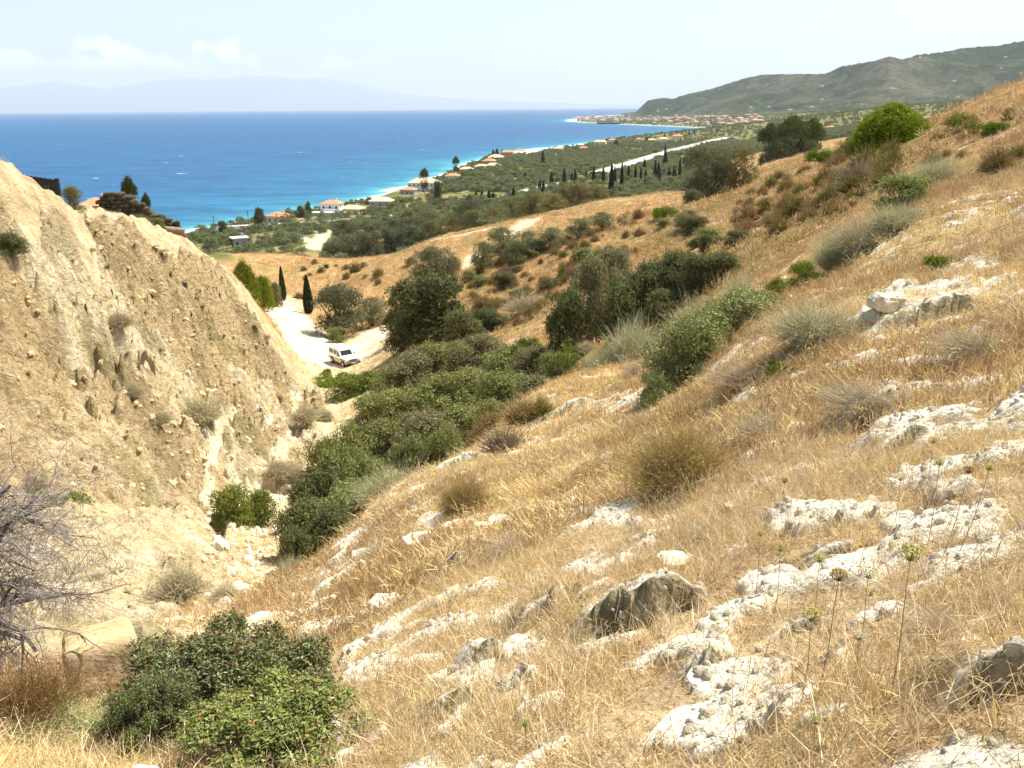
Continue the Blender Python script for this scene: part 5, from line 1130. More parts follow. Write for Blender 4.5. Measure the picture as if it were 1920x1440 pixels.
# ------------------------------------------------------------------ rocks
def n3(p, s, sc): return (vn(p[:, 0] * sc + 3.1, p[:, 1] * sc, s) + vn(p[:, 1] * sc + 1.7, p[:, 2] * sc + 5, s + 1) + vn(p[:, 2] * sc, p[:, 0] * sc + 9, s + 2)) / 3
def ico(sub):
    bm = bmesh.new(); bmesh.ops.create_icosphere(bm, subdivisions=sub, radius=1); v = np.array([q_.co[:] for q_ in bm.verts]); f = np.array([[q_.index for q_ in a.verts] for a in bm.faces]); bm.free(); return v, f
ICO = {k: ico(k) for k in (2, 3, 4, 5, 6)}
def rock_mesh(name, sx_, sy_, sz_, sub, seed, mat, rough=.22, boxy=.6, fine=.05):
    v, f = ICO[sub]; kk = 2.0 / boxy; p = v / ((np.abs(v) ** kk).sum(1, keepdims=True) ** (1 / kk))
    m_ = np.array([sx_, sy_, sz_]); mn = m_.mean()
    q_ = p * m_
    d = (n3(q_ / mn, seed, 1.3) - .5) * 2 * rough * 2 + (n3(q_ / mn, seed + 9, 4.1) - .5) * 2 * rough * .8 + (n3(q_ / mn, seed + 17, 11.) - .5) * 2 * fine + (n3(q_ / mn, seed + 23, 26.) - .5) * fine
    return mesh_np(name, q_ + unit(v) * d[:, None] * mn, f, [mat], None, False)
def rock_mat(name, c0, c1, dark, scale=6.0, amt=.6):
    m = bpy.data.materials.new(name); m.use_nodes = True; t = m.node_tree; t.nodes.clear(); tc = N(t, 'ShaderNodeTexCoord')
    a = N(t, 'ShaderNodeTexNoise', Scale=scale, Detail=8.0, Roughness=.65); b = N(t, 'ShaderNodeTexNoise', Scale=scale * .45, Detail=6.0, Roughness=.7); c = N(t, 'ShaderNodeTexNoise', Scale=scale * 7, Detail=4.0)
    for q_ in (a, b, c): L(t, tc.outputs['Object'], q_.inputs['Vector'])
    m1 = N(t, 'ShaderNodeMix', data_type='RGBA'); L(t, smooth(t, a.outputs[0], .4, .62), m1.inputs[0]); m1.inputs[6].default_value = c0 + (1,); m1.inputs[7].default_value = c1 + (1,)
    m2 = N(t, 'ShaderNodeMix', data_type='RGBA'); L(t, mth(t, 'MULTIPLY', smooth(t, b.outputs[0], .52, .68), amt), m2.inputs[0]); L(t, m1.outputs[2], m2.inputs[6]); m2.inputs[7].default_value = dark + (1,)
    bp = N(t, 'ShaderNodeBump', Strength=.8, Distance=.04); L(t, mth(t, 'ADD', a.outputs[0], mth(t, 'MULTIPLY', c.outputs[0], .4)), bp.inputs['Height'])
    d = N(t, 'ShaderNodeBsdfDiffuse', Roughness=.6); L(t, m2.outputs[2], d.inputs[0]); L(t, bp.outputs[0], d.inputs['Normal'])
    o = N(t, 'ShaderNodeOutputMaterial'); L(t, d.outputs[0], o.inputs[0]); return m
MCHALK = rock_mat('chalk_rock', (.76, .69, .54), (.62, .54, .39), (.36, .31, .20), 9.0, .6)
MSCARP = rock_mat('lichen_chalk', (.40, .34, .22), (.27, .225, .13), (.12, .11, .055), 7.0, .9)
MSAND = rock_mat('sandy_marl', (.66, .54, .32), (.57, .45, .255), (.44, .34, .19), 5.0, .5)
MRUIN = rock_mat('ruin_stone', (.10, .085, .06), (.065, .055, .038), (.045, .05, .022), 1.6, .6)
def rock(u, v, wpx, hpx, dep, sub, seed, label, mat=None, name='rock', r=None, tilt=0.0, sinkf=.35, rotz=0.0, boxy=.6, rough=.24, flat=None, fine=.05):
    h_ = P(u, v, r) if r else hit(u, v, 1.2, fn=ground)
    if h_ is None: return
    x, y = h_; z = gz(x, y); dpt = depth_of(x, y, z); sx_ = wpx * dpt / F / 2; sz_ = hpx * dpt / F / 2 * (1 if name != 'rock' else .58)
    o = obj(name, rock_mesh(name, sx_, sx_ * dep, sz_, sub, seed, mat or MCHALK, rough, boxy, fine)); yy = y + sx_ * dep * .5
    o.location = (x, yy, gz(x, yy) + sz_ * (1 - 2 * sinkf) * (1 if flat is None else flat)); o.rotation_euler = (tilt, 0, rotz); tag(o, label, 'rock'); return o
rock(1120, 1085, 44, 34, .9, 5, 5, 'crumbly pale rock on the left end of the dark undercut ledge', sinkf=.3)
rock(1185, 1062, 52, 30, .9, 5, 6, 'crumbly pale rock in the middle of the dark undercut ledge top', sinkf=.3)
rock(1262, 1060, 60, 40, .9, 5, 7, 'white rounded rock at the right end of the dark undercut ledge', sinkf=.35)
rock(905, 1000, 30, 60, .8, 4, 11, 'narrow upright rock above the pale crumbly rock', sinkf=.4)
rock(785, 1020, 62, 40, .7, 4, 12, 'brownish low rock near the lower thicket edge', sinkf=.42)
rock(676, 1048, 34, 34, .8, 4, 13, 'small white boulder nearest the lower thicket edge', sinkf=.35)
rock(725, 1150, 60, 50, .8, 5, 14, 'white boulder on the left part of the gold slope', sinkf=.42)
rock(1668, 582, 62, 56, .8, 5, 17, 'rounded boulder below the white ledge of the right slope', sinkf=.35)
rock(1375, 955, 34, 30, .8, 4, 20, 'small cream stone alone in the gold grass', sinkf=.35)
rock(1830, 775, 30, 24, .8, 4, 21, 'small brown stone on the right slope', sinkf=.35)
rock(1640, 775, 50, 40, .8, 4, 22, 'pale rock with the dark twig mat growing over it', sinkf=.42)
MSANDP = rock_mat('smooth_sand', (.52, .385, .215), (.46, .335, .18), (.40, .29, .15), 2.2, .5)
rock(192, 1345, 122, 190, 1.0, 5, 61, 'tan block of smooth sandy marl beside the big dark leaved shrub', mat=MSANDP, name='sand_block', r=6.0, rotz=.5, boxy=.20, rough=.05, sinkf=.16, tilt=-.12, fine=.004)
# pillar rocks on the low sandy ridge
def pillar(u, vt, vb, w_, cap, seed, label):
    x, y = P(u, vb, 25.2); z = gz(x, y) - .15; dpt = depth_of(x, y, z); s_ = dpt / F; h_ = CAMZ + float(at_range(u, vt, 25.2)[2]) - z
    root = bpy.data.objects.new('rock_pillar', None); link(root); root.location = (x, y, z)
    a = obj('shaft', rock_mesh('pillar_shaft', w_ * s_ * .5, w_ * s_ * .6, h_ * .5, 4, seed, MSAND, .22, .6), root, (0, 0, h_ * .42))
    obj('cap', rock_mesh('pillar_cap', cap * s_ * .5, cap * s_ * .5, h_ * .11, 4, seed + 3, MSAND, .12, .7), root, (.05, 0, h_ * .9)); tag(root, label, 'rock')
pillar(335, 962, 1035, 44, 34, 31, 'eroded sandy pillar with rounded top on the low ridge')
pillar(374, 980, 1050, 30, 44, 32, 'undercut sandy pillar with a flat overhanging cap')
pillar(352, 972, 1040, 36, 24, 33, 'pointed sandy pillar between the two others')
# ruins and walls on the ridge
def extrude_profile(name, prof, y0, y1, mat, bev=.03, inset=0.0):
    bm = bmesh.new(); a = [bm.verts.new((px, y0, pz)) for px, pz in prof]; b = [bm.verts.new((px, y1, pz)) for px, pz in prof]
    bm.faces.new(a); bm.faces.new(b[::-1]); n_ = len(prof)
    for i in range(n_): bm.faces.new((a[i], b[i], b[(i + 1) % n_], a[(i + 1) % n_]))
    bmesh.ops.recalc_face_normals(bm, faces=bm.faces)
    if bev: bmesh.ops.bevel(bm, geom=[e for e in bm.edges if e.calc_face_angle(0) > .3], offset=bev, segments=2, affect='EDGES', clamp_overlap=True)
    me = bpy.data.meshes.new(name); bm.to_mesh(me); bm.free(); me.materials.append(mat); return me
def ruin():
    x, y = P(262, 425, 103); z = gz(x, y); root = bpy.data.objects.new('ruined_wall', None); link(root); root.location = (x, y, z); root.rotation_euler.z = .12
    k_ = depth_of(x, y, z) / F; rng = rg(4141); ms_ = [rock_mesh('stone', .36, .42, .20, 2, 420 + i, MRUIN, .13, .42) for i in range(5)]
    prof = lambda u: CAMZ + float(at_range(u, np.interp(u, [192, 198, 215, 236, 247, 262, 275, 288, 310, 328, 334], [398, 366, 359, 358, 366, 374, 384, 395, 405, 412, 432]), 103)[2]) - z
    row = 0; zz = -.5
    while zz < 5:
        u = 192 + (row % 2) * 5
        while u < 334:
            w_ = rng.uniform(.75, 1.3); cx = (u - 262) * k_
            if zz < prof(u) - .1:
                o = obj('stone', ms_[int(rng.integers(5))], root, (cx, rng.normal() * .10 - .25 * math.sin(u * .09), zz)); o.scale = (w_, rng.uniform(1, 1.6), rng.uniform(.9, 1.25)); o.rotation_euler = (rng.normal() * .06, rng.normal() * .08, rng.normal() * .15 + (math.pi if rng.random() < .5 else 0))
            u += .66 * w_ / k_
        zz += .40; row += 1
    obj('rubble_core', extrude_profile('rubble_core', [((u - 262) * k_, -1.) for u in (194, 332)] + [((u - 262) * k_, prof(u) - .3) for u in (332, 312, 290, 275, 262, 247, 236, 215, 199, 194)], .05, 1.3, MRUIN, 0), root)
    tag(root, 'dark ruined stone wall stepping down the skyline of the bare ridge', 'ruin')
ruin()
MDARK = simple_mat('tarred_boards', (.022, .026, .030), .8, .3, 2.0)
def dark_wall():
    x, y = P(70, 362, 58); z = gz(x, y); top = CAMZ + float(at_range(70, 329, 58)[2]); k_ = depth_of(x, y, z) / F; h_ = top - z
    root = bpy.data.objects.new('dark_wall', None); link(root); root.location = (x, y, z); tag(root, 'black boarded wall standing on the skyline of the bare ridge', 'wall')
    n_ = 9; w_ = 76 * k_ / n_
    for i in range(n_): obj('board', box_mesh('board', -w_ / 2 + .006, w_ / 2 - .006, -.05, .05 + .01 * (i % 3), -.6, h_ * (1.06 - .025 * i), MDARK), root, ((i - n_ / 2 + .5) * w_, 0, 0))
    obj('post', box_mesh('wall_post', -.09, .09, -.09, .09, -.6, h_ * .9, MDARK), root, (39 * k_ + .05, 0, 0))
dark_wall()
x, y = P(180, 386, 190); b_ = build_house(x, y, 5.5, 5, 1, TER, CRM, 'orange roofed house peeping over the bare ridge beside the ruin', True, .2); b_.location.z = CAMZ + float(at_range(180, 373, 190)[2]) - 4.4
x, y = P(450, 462, 330); build_house(x, y, 5, 4, 1, WHT, GRY, 'small grey flat roofed hut in the green valley mouth', True, .5, flat=True)
x, y = P(966, 372, 520); build_house(x, y, 7, 5, 1, WHT, WWH, 'small white shed beside the road amid the olives', False, .2, 'shed', flat=True)
MSTONE = rock_mat('field_stone', (.36, .27, .19), (.26, .20, .14), (.16, .13, .09), 1.2, .6)
h_ = P(409, 462, 290); o = obj('stone_wall', rock_mesh('stone_wall', 3.2, .6, 1.5, 5, 51, MSTONE, .1, .35)); o.location = (h_[0], h_[1], gz(*h_) + .8); tag(o, 'reddish stone retaining wall in the green valley mouth', 'wall')
h_ = P(322, 440, 97); o = obj('stone_wall', rock_mesh('stone_wall', 1.5, .8, 1.1, 5, 52, MSTONE, .16, .5)); o.location = (h_[0], h_[1], gz(*h_) + .4); tag(o, 'broken reddish masonry at the end of the ridge below the ruin', 'wall')
h_ = P(480, 474, 260); o = obj('parapet', box_mesh('parapet', -4, 4, -.2, .2, -.5, 1.1, MCONC)); o.location = (h_[0], h_[1], gz(*h_)); o.rotation_euler.z = .35; tag(o, 'short pale parapet among the bushes of the valley mouth', 'wall')

# ------------------------------------------------------------------ parked white off-roader
MWH = simple_mat('white_paint', (.80, .79, .77), .35, .03, 1.0); MWH.node_tree.nodes['Principled BSDF'].inputs['Specular IOR Level'].default_value = .5
MBLK = simple_mat('black_rubber', (.022, .022, .022), .8, .2); MGREY = simple_mat('dusty_trim', (.10, .095, .09), .6, .2); MRIM = simple_mat('steel_rim', (.45, .43, .40), .4, .1); MBEI = simple_mat('dusty_shaded_lower_paint', (.50, .44, .34), .5, .12, 2.0)  # lower car body: beige mixes dust with shade painted into the colour
def quad_prism(name, pts, thick, mat):
    p = [Vector(q_) for q_ in pts]; n_ = (p[1] - p[0]).cross(p[2] - p[0]).normalized() * thick; v = p + [q_ - n_ for q_ in p]; k = len(p)
    f = [tuple(range(k)), tuple(range(2 * k - 1, k - 1, -1))] + [(i, (i + 1) % k + 0, (i + 1) % k + k, i + k)[::-1] for i in range(k)]
    me = bpy.data.meshes.new(name); me.from_pydata([tuple(q_) for q_ in v], [], f); me.materials.append(mat); me.update(); return me
def offroader():
    x, y = P(646, 686, 95.5); z = gz(x, y); root = bpy.data.objects.new('parked_car', None); link(root); root.location = (x, y, z + .02); root.rotation_euler.z = R(-52)
    tag(root, 'white boxy off-road car parked at the end of the white track', 'car')
    arch = lambda cx: [(cx + .47 * math.cos(a), .42 + .47 * math.sin(a)) for a in np.linspace(math.pi, 0, 9)]
    low = [(-2.05, .48)] + [(-1.85, .48)] + arch(-1.25)[1:-1] + [(-.74, .40), (.74, .40)] + arch(1.28)[1:-1] + [(1.85, .46), (2.05, .5), (2.05, .80), (-2.05, .80)]
    obj('body', extrude_profile('car_body', low, -.84, .84, MBEI, .015), root)
    obj('body_side', extrude_profile('car_body_side', [(-2.05, .81), (2.03, .81), (2.02, 1.04), (.86, 1.12), (-2.06, 1.10)], -.85, .85, MWH, .03), root)
    obj('bonnet', extrude_profile('car_bonnet', [(.75, 1.10), (2.0, 1.045), (1.98, 1.09), (.75, 1.17)], -.76, .76, MWH, .02), root)
    cab = extrude_profile('car_cabin', [(-2.04, 1.10), (.80, 1.12), (.30, 1.72), (-1.98, 1.74)], -.79, .79, MWH, .035); obj('cabin', cab, root)
    obj('roof', extrude_profile('car_roof', [(-2.0, 1.735), (.34, 1.72), (.26, 1.80), (-1.9, 1.83)], -.74, .74, MWH, .03), root)
    def slope(zz): return .80 - (zz - 1.12) * .5 / .6
    obj('windscreen', quad_prism('windscreen', [(slope(1.19) + .012, -.68, 1.19), (slope(1.19) + .012, .68, 1.19), (slope(1.66) + .012, .64, 1.66), (slope(1.66) + .012, -.64, 1.66)], .03, MGL), root)
    for s in (-1, 1):
        wins = [(-.62, .56, -.30, .14), (-1.92, -.72, -1.88, -.72)]
        for a0, a1, b0, b1 in ((-.12, .60, -.12, .22), (-.86, -.22, -.86, -.22), (-1.92, -.98, -1.88, -.98)):
            pts = [(a0, s * .797, 1.18), (a1, s * .797, 1.18), (b1, s * .797, 1.64), (b0, s * .797, 1.64)]
            obj('side_window', quad_prism('side_window', pts if s < 0 else pts[::-1], .02, MGL), root)
        obj('door_seam', box_mesh('door_seam', -.20, -.185, s * .845, s * .856, .55, 1.12, MGREY), root)
        m_ = obj('mirror', box_mesh('mirror', -.06, .06, -.09, .09, -.08, .08, MGREY, .015), root, (.52, s * .95, 1.22))
        obj('headlight', box_mesh('headlight', -.02, .03, -.13, .13, -.085, .085, cmat('lamp_glass', (.7, .7, .68), rough=.2), .01), root, (2.03, s * .60, .93))
        obj('fender_flare', box_mesh('fender_flare', -.55, .55, -.03, .03, -.035, .035, MGREY, .01), root, (1.28, s * .865, .91))
        for wx in (-1.25, 1.28):
            v, f = tube([(0, -.13, 0), (0, -.12, 0), (0, .12, 0), (0, .13, 0)], [.30, .38, .38, .30], 28); fc = [f, np.array([list(range(28))[::-1]]), np.array([list(range(84, 112))])]
            wl = bpy.data.objects.new('wheel', None); link(wl, root); wl.location = (wx, s * .74, .38)
            obj('tyre', mesh_np('tyre', v, fc, [MBLK]), wl)
            v, f = tube([(0, s * .125, 0), (0, s * .142, 0), (0, s * .145, 0)], [.21, .20, .06], 20); obj('rim', mesh_np('rim', v, [f, np.array([list(range(40, 60))])], [MRIM]), wl)
    obj('grille', box_mesh('grille', 2.04, 2.07, -.44, .44, .84, 1.01, MGREY), root)
    obj('front_bumper', box_mesh('front_bumper', 2.06, 2.20, -.86, .86, .52, .70, MGREY, .03), root)
    obj('number_plate', box_mesh('number_plate', 2.205, 2.215, -.24, .24, .56, .66, cmat('plate', (.75, .74, .7))), root)
    obj('rear_bumper', box_mesh('rear_bumper', -2.2, -2.06, -.84, .84, .50, .66, MGREY, .03), root)
    obj('chassis', box_mesh('chassis', -1.9, 1.9, -.5, .5, .30, .47, MBLK), root)
offroader()
def white_van():
    i = int(len(hxr) * .12); x, y, z = hxr[i] + hnx[i] * 3, hyr[i] + hny[i] * 3, hzr[i] + .12
    root = bpy.data.objects.new('white_van', None); link(root); root.location = (x, y, z); root.rotation_euler.z = math.atan2(hyr[i + 1] - hyr[i], hxr[i + 1] - hxr[i]); tag(root, 'white van driving on the pale highway of the plain', 'van')
    obj('body', extrude_profile('van_body', [(-2.6, .4), (2.7, .4), (2.7, 1.2), (1.9, 1.5), (1.3, 2.5), (-2.6, 2.6)], -1, 1, MWH, .05), root); obj('windscreen', quad_prism('van_windscreen', [(1.9, -.85, 1.55), (1.9, .85, 1.55), (1.38, .8, 2.4), (1.38, -.8, 2.4)], .03, MGL), root)
    for wx in (-1.7, 1.8):
        for s in (-1, 1):
            v, f = tube([(0, -.12, 0), (0, .12, 0)], [.38, .38], 16); obj('wheel', mesh_np('wheel', v, [f, np.array([list(range(16))[::-1]]), np.array([list(range(16, 32))])], [MBLK]), root, (wx, s * .95, .38))
white_van()

# ------------------------------------------------------------------ dead grey tree at the left edge
def dead_tree():
    rng = rg(606); x, y = P(-95, 1345, 6.4); z = gz(x, y); root = bpy.data.objects.new('dead_tree', None); link(root); root.location = (x, y, z); tag(root, 'leafless grey dead tree reaching in over the hollow', 'tree')
    wood = (.20, .172, .148)
    def grow(acc, p, d, ln, rad, lev):
        n_ = 5; pts = [p]; rs_ = [rad]; dd = d
        for i in range(n_):
            dd = unit(dd + rng.normal(size=3) * .22 + np.array([0, 0, -.05 if lev > 0 else .0])); p = p + dd * ln / n_; pts.append(p); rs_.append(rad * (1 - .62 * (i + 1) / n_))
        acc.add(*tube(pts, rs_, 5 if lev < 2 else 3), np.array(wood) * rng.uniform(.75, 1.25))
        if lev >= 4: return
        for k in range((7, 7, 5, 3)[lev]):
            j = int(rng.integers(1, n_ + 1)); side = unit(dd * .65 + rng.normal(size=3) * .75); grow(acc, pts[j], side, ln * rng.uniform(.45, .72), max(.0012, rs_[j] * .6), lev + 1)
    a = Acc(); a.add(*tube([(0, 0, -.1), (.03, 0, .35), (.02, .03, .8)], [.085, .07, .055], 9), wood); obj('trunk', a.mesh('dead_trunk', MW), root)
    for sd_, h0, ln in (((.95, .1, .25), .75, .85), ((.9, .25, .62), .8, .85), ((.75, -.15, .95), .8, .8), ((.95, -.2, -.08), .6, .85), ((.85, .35, .10), .5, .75), ((.4, .1, 1.), .8, .9), ((.9, -.1, .42), .7, .9), ((.8, .0, -.3), .5, .6), ((1., .05, .35), .6, .95), ((.9, .3, -.15), .7, .8), ((.7, -.3, .5), .75, .8)):
        a = Acc(); grow(a, np.array([.02, .02, h0]), unit(np.array(sd_)), ln, .030, 0); obj('branch', a.mesh('dead_branch', MW), root)
dead_tree()

# ------------------------------------------------------------------ shrubs at our feet
def fn_fore(lo, hi, n, ext, p, K=46, ls=.040, asp_=.45):
    def fn(rng):
        b = blobs_crown(rng, K, 1.0, .05, .17)
        return dict(foliage=crown_acc(rng, n, b, ls, asp_, lo, hi, .8, ext, p, shell=(.15, 1.2), up=.5, shoots=.75).mesh('near_foliage', MLG), stem=limbs_acc(rng, b, .22, .026, (.20, .15, .10), base_n=6).mesh('near_stem', MW))
    return fn
proto_tree('fore_dark', (81,), fn_fore((.055, .078, .024), (.19, .205, .07), 27000, (.24, .11, .045), .05)); PH['fore_dark'] = 1.05
proto_tree('fore_light', (82,), fn_fore((.085, .115, .022), (.27, .28, .07), 11000, (.30, .16, .06), .07, 40, .058)); PH['fore_light'] = 1.05
proto_tree('fore_brown', (83,), lambda r: dict(foliage=twig_bush(r, 6000, .9, 1.3, .003, (.16, .10, .05), (.32, .22, .10), .35, 15000, .026, (.15, .10, .02), (.36, .24, .07)).mesh('brown_twigs', MS))); PH['fore_brown'] = .9
proto_tree('fore_weed', (84,), lambda r: dict(foliage=twig_bush(r, 2500, .6, 1.5, .006, (.14, .17, .06), (.33, .32, .13), .4, 9000, .045, (.12, .17, .055), (.34, .36, .15)).mesh('weed_leaves', MS))); PH['fore_weed'] = .6
plant('fore_dark', 'mastic_shrub', 435, 1178, 1410, 460, 'big dark glossy leaved shrub nearest the viewer', 'shrub', r=5.0)
plant('fore_dark', 'mastic_shrub', 290, 1275, 1450, 210, 'darker leafy shrub hanging over the washed pit', 'shrub', r=4.6)
plant('fore_light', 'leafy_shrub', 535, 1322, 1490, 390, 'yellow green leafy shrub in front of the big dark one', 'shrub', r=3.9)
plant('fore_brown', 'brown_shrub', 55, 1240, 1410, 190, 'rust brown shrub under the dead tree', 'shrub', r=5.3)
plant('fore_weed', 'grey_weed', 70, 1380, 1470, 240, 'grey green weeds at the lower left corner', 'weed', r=5.0)
plant('fore_weed', 'grey_weed', 250, 1420, 1490, 200, 'grey green weeds between the corner and the leafy shrub', 'weed', r=4.7)

# ------------------------------------------------------------------ dry grass, stones, small dry herbs
def tuft(rng, n, ln, wd, lean, lo, hi, seed=0, spread=.05, bend=.5):
    a = rng.random(n) * 6.283; o_ = np.stack([rng.normal(size=n) * spread, rng.normal(size=n) * spread, -.01 + 0 * a], 1); le = lean * rng.random(n) ** .8
    d = np.stack([np.cos(a) * np.sin(le), np.sin(a) * np.sin(le), np.cos(le)], 1); l_ = ln * (.45 + .65 * rng.random(n))
    p1 = o_ + d * (l_ * .55)[:, None]; d2 = unit(d + np.stack([np.cos(a), np.sin(a), -.6 + 0 * a], 1) * bend * rng.random((n, 1))); p2 = p1 + d2 * (l_ * .5)[:, None]
    sd_ = unit(np.cross(d, rng.normal(size=(n, 3)))) * wd
    v = np.stack([o_ - sd_, o_ + sd_, p1 + sd_ * .75, p1 - sd_ * .75, p2], 1).reshape(-1, 3)
    k = (np.arange(n) * 5)[:, None]; acc = Acc(); acc.add(v, k + np.array([[0, 1, 2, 3]]), pal(rng, n, lo, hi, 5)); f3 = k + np.array([[3, 2, 4, 4]])
    fs = [np.concatenate(acc.f), (k + np.array([[3, 2, 4]]))]
    c_ = np.concatenate(acc.c); v_ = v
    if seed:
        vs_, fs_ = leaf_quads(p2[:seed], unit(rng.normal(size=(seed, 3))), .022, .22, rng, axis=d2[:seed]); fs[0] = np.concatenate([fs[0], fs_ + len(v_)]); v_ = np.concatenate([v_, vs_]); c_ = np.concatenate([c_, pal(rng, seed, lo, hi)])
    return mesh_np('grass_tuft', v_, fs, [MS], c_)
GOLD = ((.51, .375, .155), (.75, .585, .285)); STRAW = ((.52, .41, .235), (.72, .59, .38)); RIDGE = ((.42, .275, .12), (.60, .42, .21)); GREYB = ((.30, .22, .13), (.46, .35, .22)); RUST = ((.37, .24, .115), (.54, .37, .185))
T_NEAR = [tuft(rg(701), 18, .15, .0014, 1.0, *GOLD, seed=3), tuft(rg(702), 16, .17, .0014, 1.4, *STRAW, bend=1.1, spread=.08), tuft(rg(703), 20, .075, .0014, 1.3, *GOLD), tuft(rg(704), 14, .12, .0013, 1.45, *GREYB, bend=1.2, spread=.09), tuft(rg(705), 8, .24, .0014, .7, *STRAW, seed=3, spread=.03), tuft(rg(706), 16, .11, .0014, 1.2, *RUST)]
T_MID = [tuft(rg(711), 18, .20, .0042, 1.0, *GOLD, spread=.12), tuft(rg(712), 18, .20, .0042, 1.2, *STRAW, spread=.12, bend=.9), tuft(rg(713), 16, .16, .0042, 1.2, *GREYB, spread=.12), tuft(rg(714), 16, .20, .0042, 1.0, *RUST, spread=.12)]
T_FAR = [tuft(rg(721), 12, .42, .016, 1.0, *RIDGE, spread=.28), tuft(rg(722), 12, .36, .016, 1.2, *STRAW, spread=.28), tuft(rg(723), 12, .34, .016, 1.1, *RUST, spread=.28), tuft(rg(724), 12, .34, .016, 1.2, (.15, .13, .05), (.28, .23, .09), spread=.28)]
def field(name, n, r0, r1, th0, th1, protos, weights, dens, s0, s1, rng, noise_sc, patch=.82):
    r = np.sqrt(rng.uniform(r0 ** 2, r1 ** 2, n)); th = np.radians(rng.uniform(th0, th1, n)); x = r * np.sin(th); y = r * np.cos(th)
    z, k = ground(x, y, True); pn = fbm(x * noise_sc, y * noise_sc, 3, 731)
    ok = rng.random(n) < dens(k, x, y) * (1 - patch + patch * ss(pn, .34, .56)); x, y, z, pn = x[ok], y[ok], z[ok], pn[ok]; n = len(x)
    t2 = fbm(x * noise_sc * .6 + 40, y * noise_sc * .6, 3, 741); W = np.array(weights)[None] * np.stack([1 + 3.5 * (ss(t2, .2 + .08 * i, .3 + .08 * i) * (1 - ss(t2, .38 + .08 * i, .5 + .08 * i))) for i in range(len(protos))], 1)
    c_ = np.cumsum(W, 1); idx = (rng.random((n, 1)) * c_[:, -1:] > c_).sum(1)
    s_ = rng.uniform(s0, s1, n); rt = np.stack([rng.normal(size=n) * .18, rng.normal(size=n) * .18, rng.random(n) * 6.28], 1)
    o = instancer(name, np.stack([x, y, z], 1), rt, np.stack([s_, s_, s_ * rng.uniform(.75, 1.25, n)], 1), protos, idx); print(name, n); return o
dn = lambda k, x, y: np.clip(k['g'] * (1 - .97 * k['ck']) + .16 * k['f'] + .8 * k['b'], 0, 1) * (1 - k['pth']) * (1 - k['rd']) * (1 - k['pit'])
RG_ = rg(751)
field('dry_grass', 24000, 1.1, 7.5, -42, 42, T_NEAR, (1.3, 1.2, 1.4, .8, .5, .6), dn, .7, 1.25, RG_, .9)
field('dry_grass', 46000, 7.5, 17, -36, 40, T_MID, (1.4, 1.1, .6, .7), dn, .7, 1.15, RG_, .5)
field('dry_grass', 52000, 17, 42, -34, 40, T_MID, (1.3, .8, .6, 1.0), dn, .85, 1.5, RG_, .3)
field('dry_grass', 60000, 42, 130, -20, 40, T_FAR, (1.1, .6, 1.2, .7), dn, .7, 1.3, RG_, .12)
field('dry_grass', 26000, 130, 235, -20, 22, T_FAR, (1.0, .6, 1.2, .8), dn, .9, 1.5, RG_, .06)
# sparse dry wisps on the bare marl
field('dry_wisps', 16000, 12, 100, -36, -6, T_MID, (.6, 1.2, 1.4, .3), lambda k, x, y: (.5 * k['m'] + 1.2 * k['p']) * (1 - k['pth']) * (1 - k['rd']), .7, 1.3, RG_, .25, .95)
# loose stones
STN = [rock_mesh('stone', .5, .42, .34, 2, 800 + i, MCHALK, .3, .6) for i in range(4)]
def stones(name, n, r0, r1, th0, th1, dens, lo, hi, rng, ms_=STN):
    r = np.sqrt(rng.uniform(r0 ** 2, r1 ** 2, n)); th = np.radians(rng.uniform(th0, th1, n)); x = r * np.sin(th); y = r * np.cos(th); z, k = ground(x, y, True)
    ok = rng.random(n) < dens(k); x, y, z = x[ok], y[ok], z[ok]; n = len(x); s_ = lo + (hi - lo) * rng.random(n) ** 4
    instancer(name, np.stack([x, y, z], 1), rng.random((n, 3)) * 6.28, np.stack([s_] * 3, 1), ms_, rng.integers(0, len(ms_), n))
stones('pebbles', 22000, 1.1, 9, -42, 42, lambda k: .9 * k['ck'] + .05, .008, .055, RG_)
stones('pebbles', 22000, 9, 40, -36, 40, lambda k: .9 * k['ck'] + .02, .02, .12, RG_)
STM = [rock_mesh('clod', .5, .42, .36, 2, 810 + i, MSAND, .3, .6) for i in range(4)]
stones('clods', 26000, 14, 95, -36, -5, lambda k: (.4 * k['m']) + .25 * k['f'] * (1 - k['rd']), .04, .26, RG_, STM)

STB = [rock_mesh('marl_block', .5, .40, .34, 3, 840 + i, MSAND, .34, .5, .08) for i in range(5)]
def blocks(n, rng):
    r = np.sqrt(rng.uniform(24 ** 2, 92 ** 2, n)); th = np.radians(rng.uniform(-36, -10, n)); x = r * np.sin(th); y = r * np.cos(th); z, k = ground(x, y, True)
    ok = rng.random(n) < k['m'] * (.12 + .88 * ss(fbm(x * .22, y * .22, 3, 845), .50, .62)) * (.25 + .75 * ss(-x, 9, 16)); x, y, z = x[ok], y[ok], z[ok]; n = len(x)
    s_ = .08 + .30 * rng.random(n) ** 4; rt = np.stack([rng.normal(size=n) * .25, .55 + rng.normal(size=n) * .25, rng.random(n) * .8 - .4], 1)
    instancer('marl_rubble', np.stack([x, y, z - .20 * s_], 1), rt, np.stack([s_, s_ * rng.uniform(1, 1.7, n), s_], 1), STB, rng.integers(0, 5, n))
blocks(6000, RG_)
stones('gully_rubble', 9000, 10, 60, -22, -2, lambda k: (.55 * k['f'] + .12 * k['m']) * (1 - k['rd']), .05, .42, RG_)

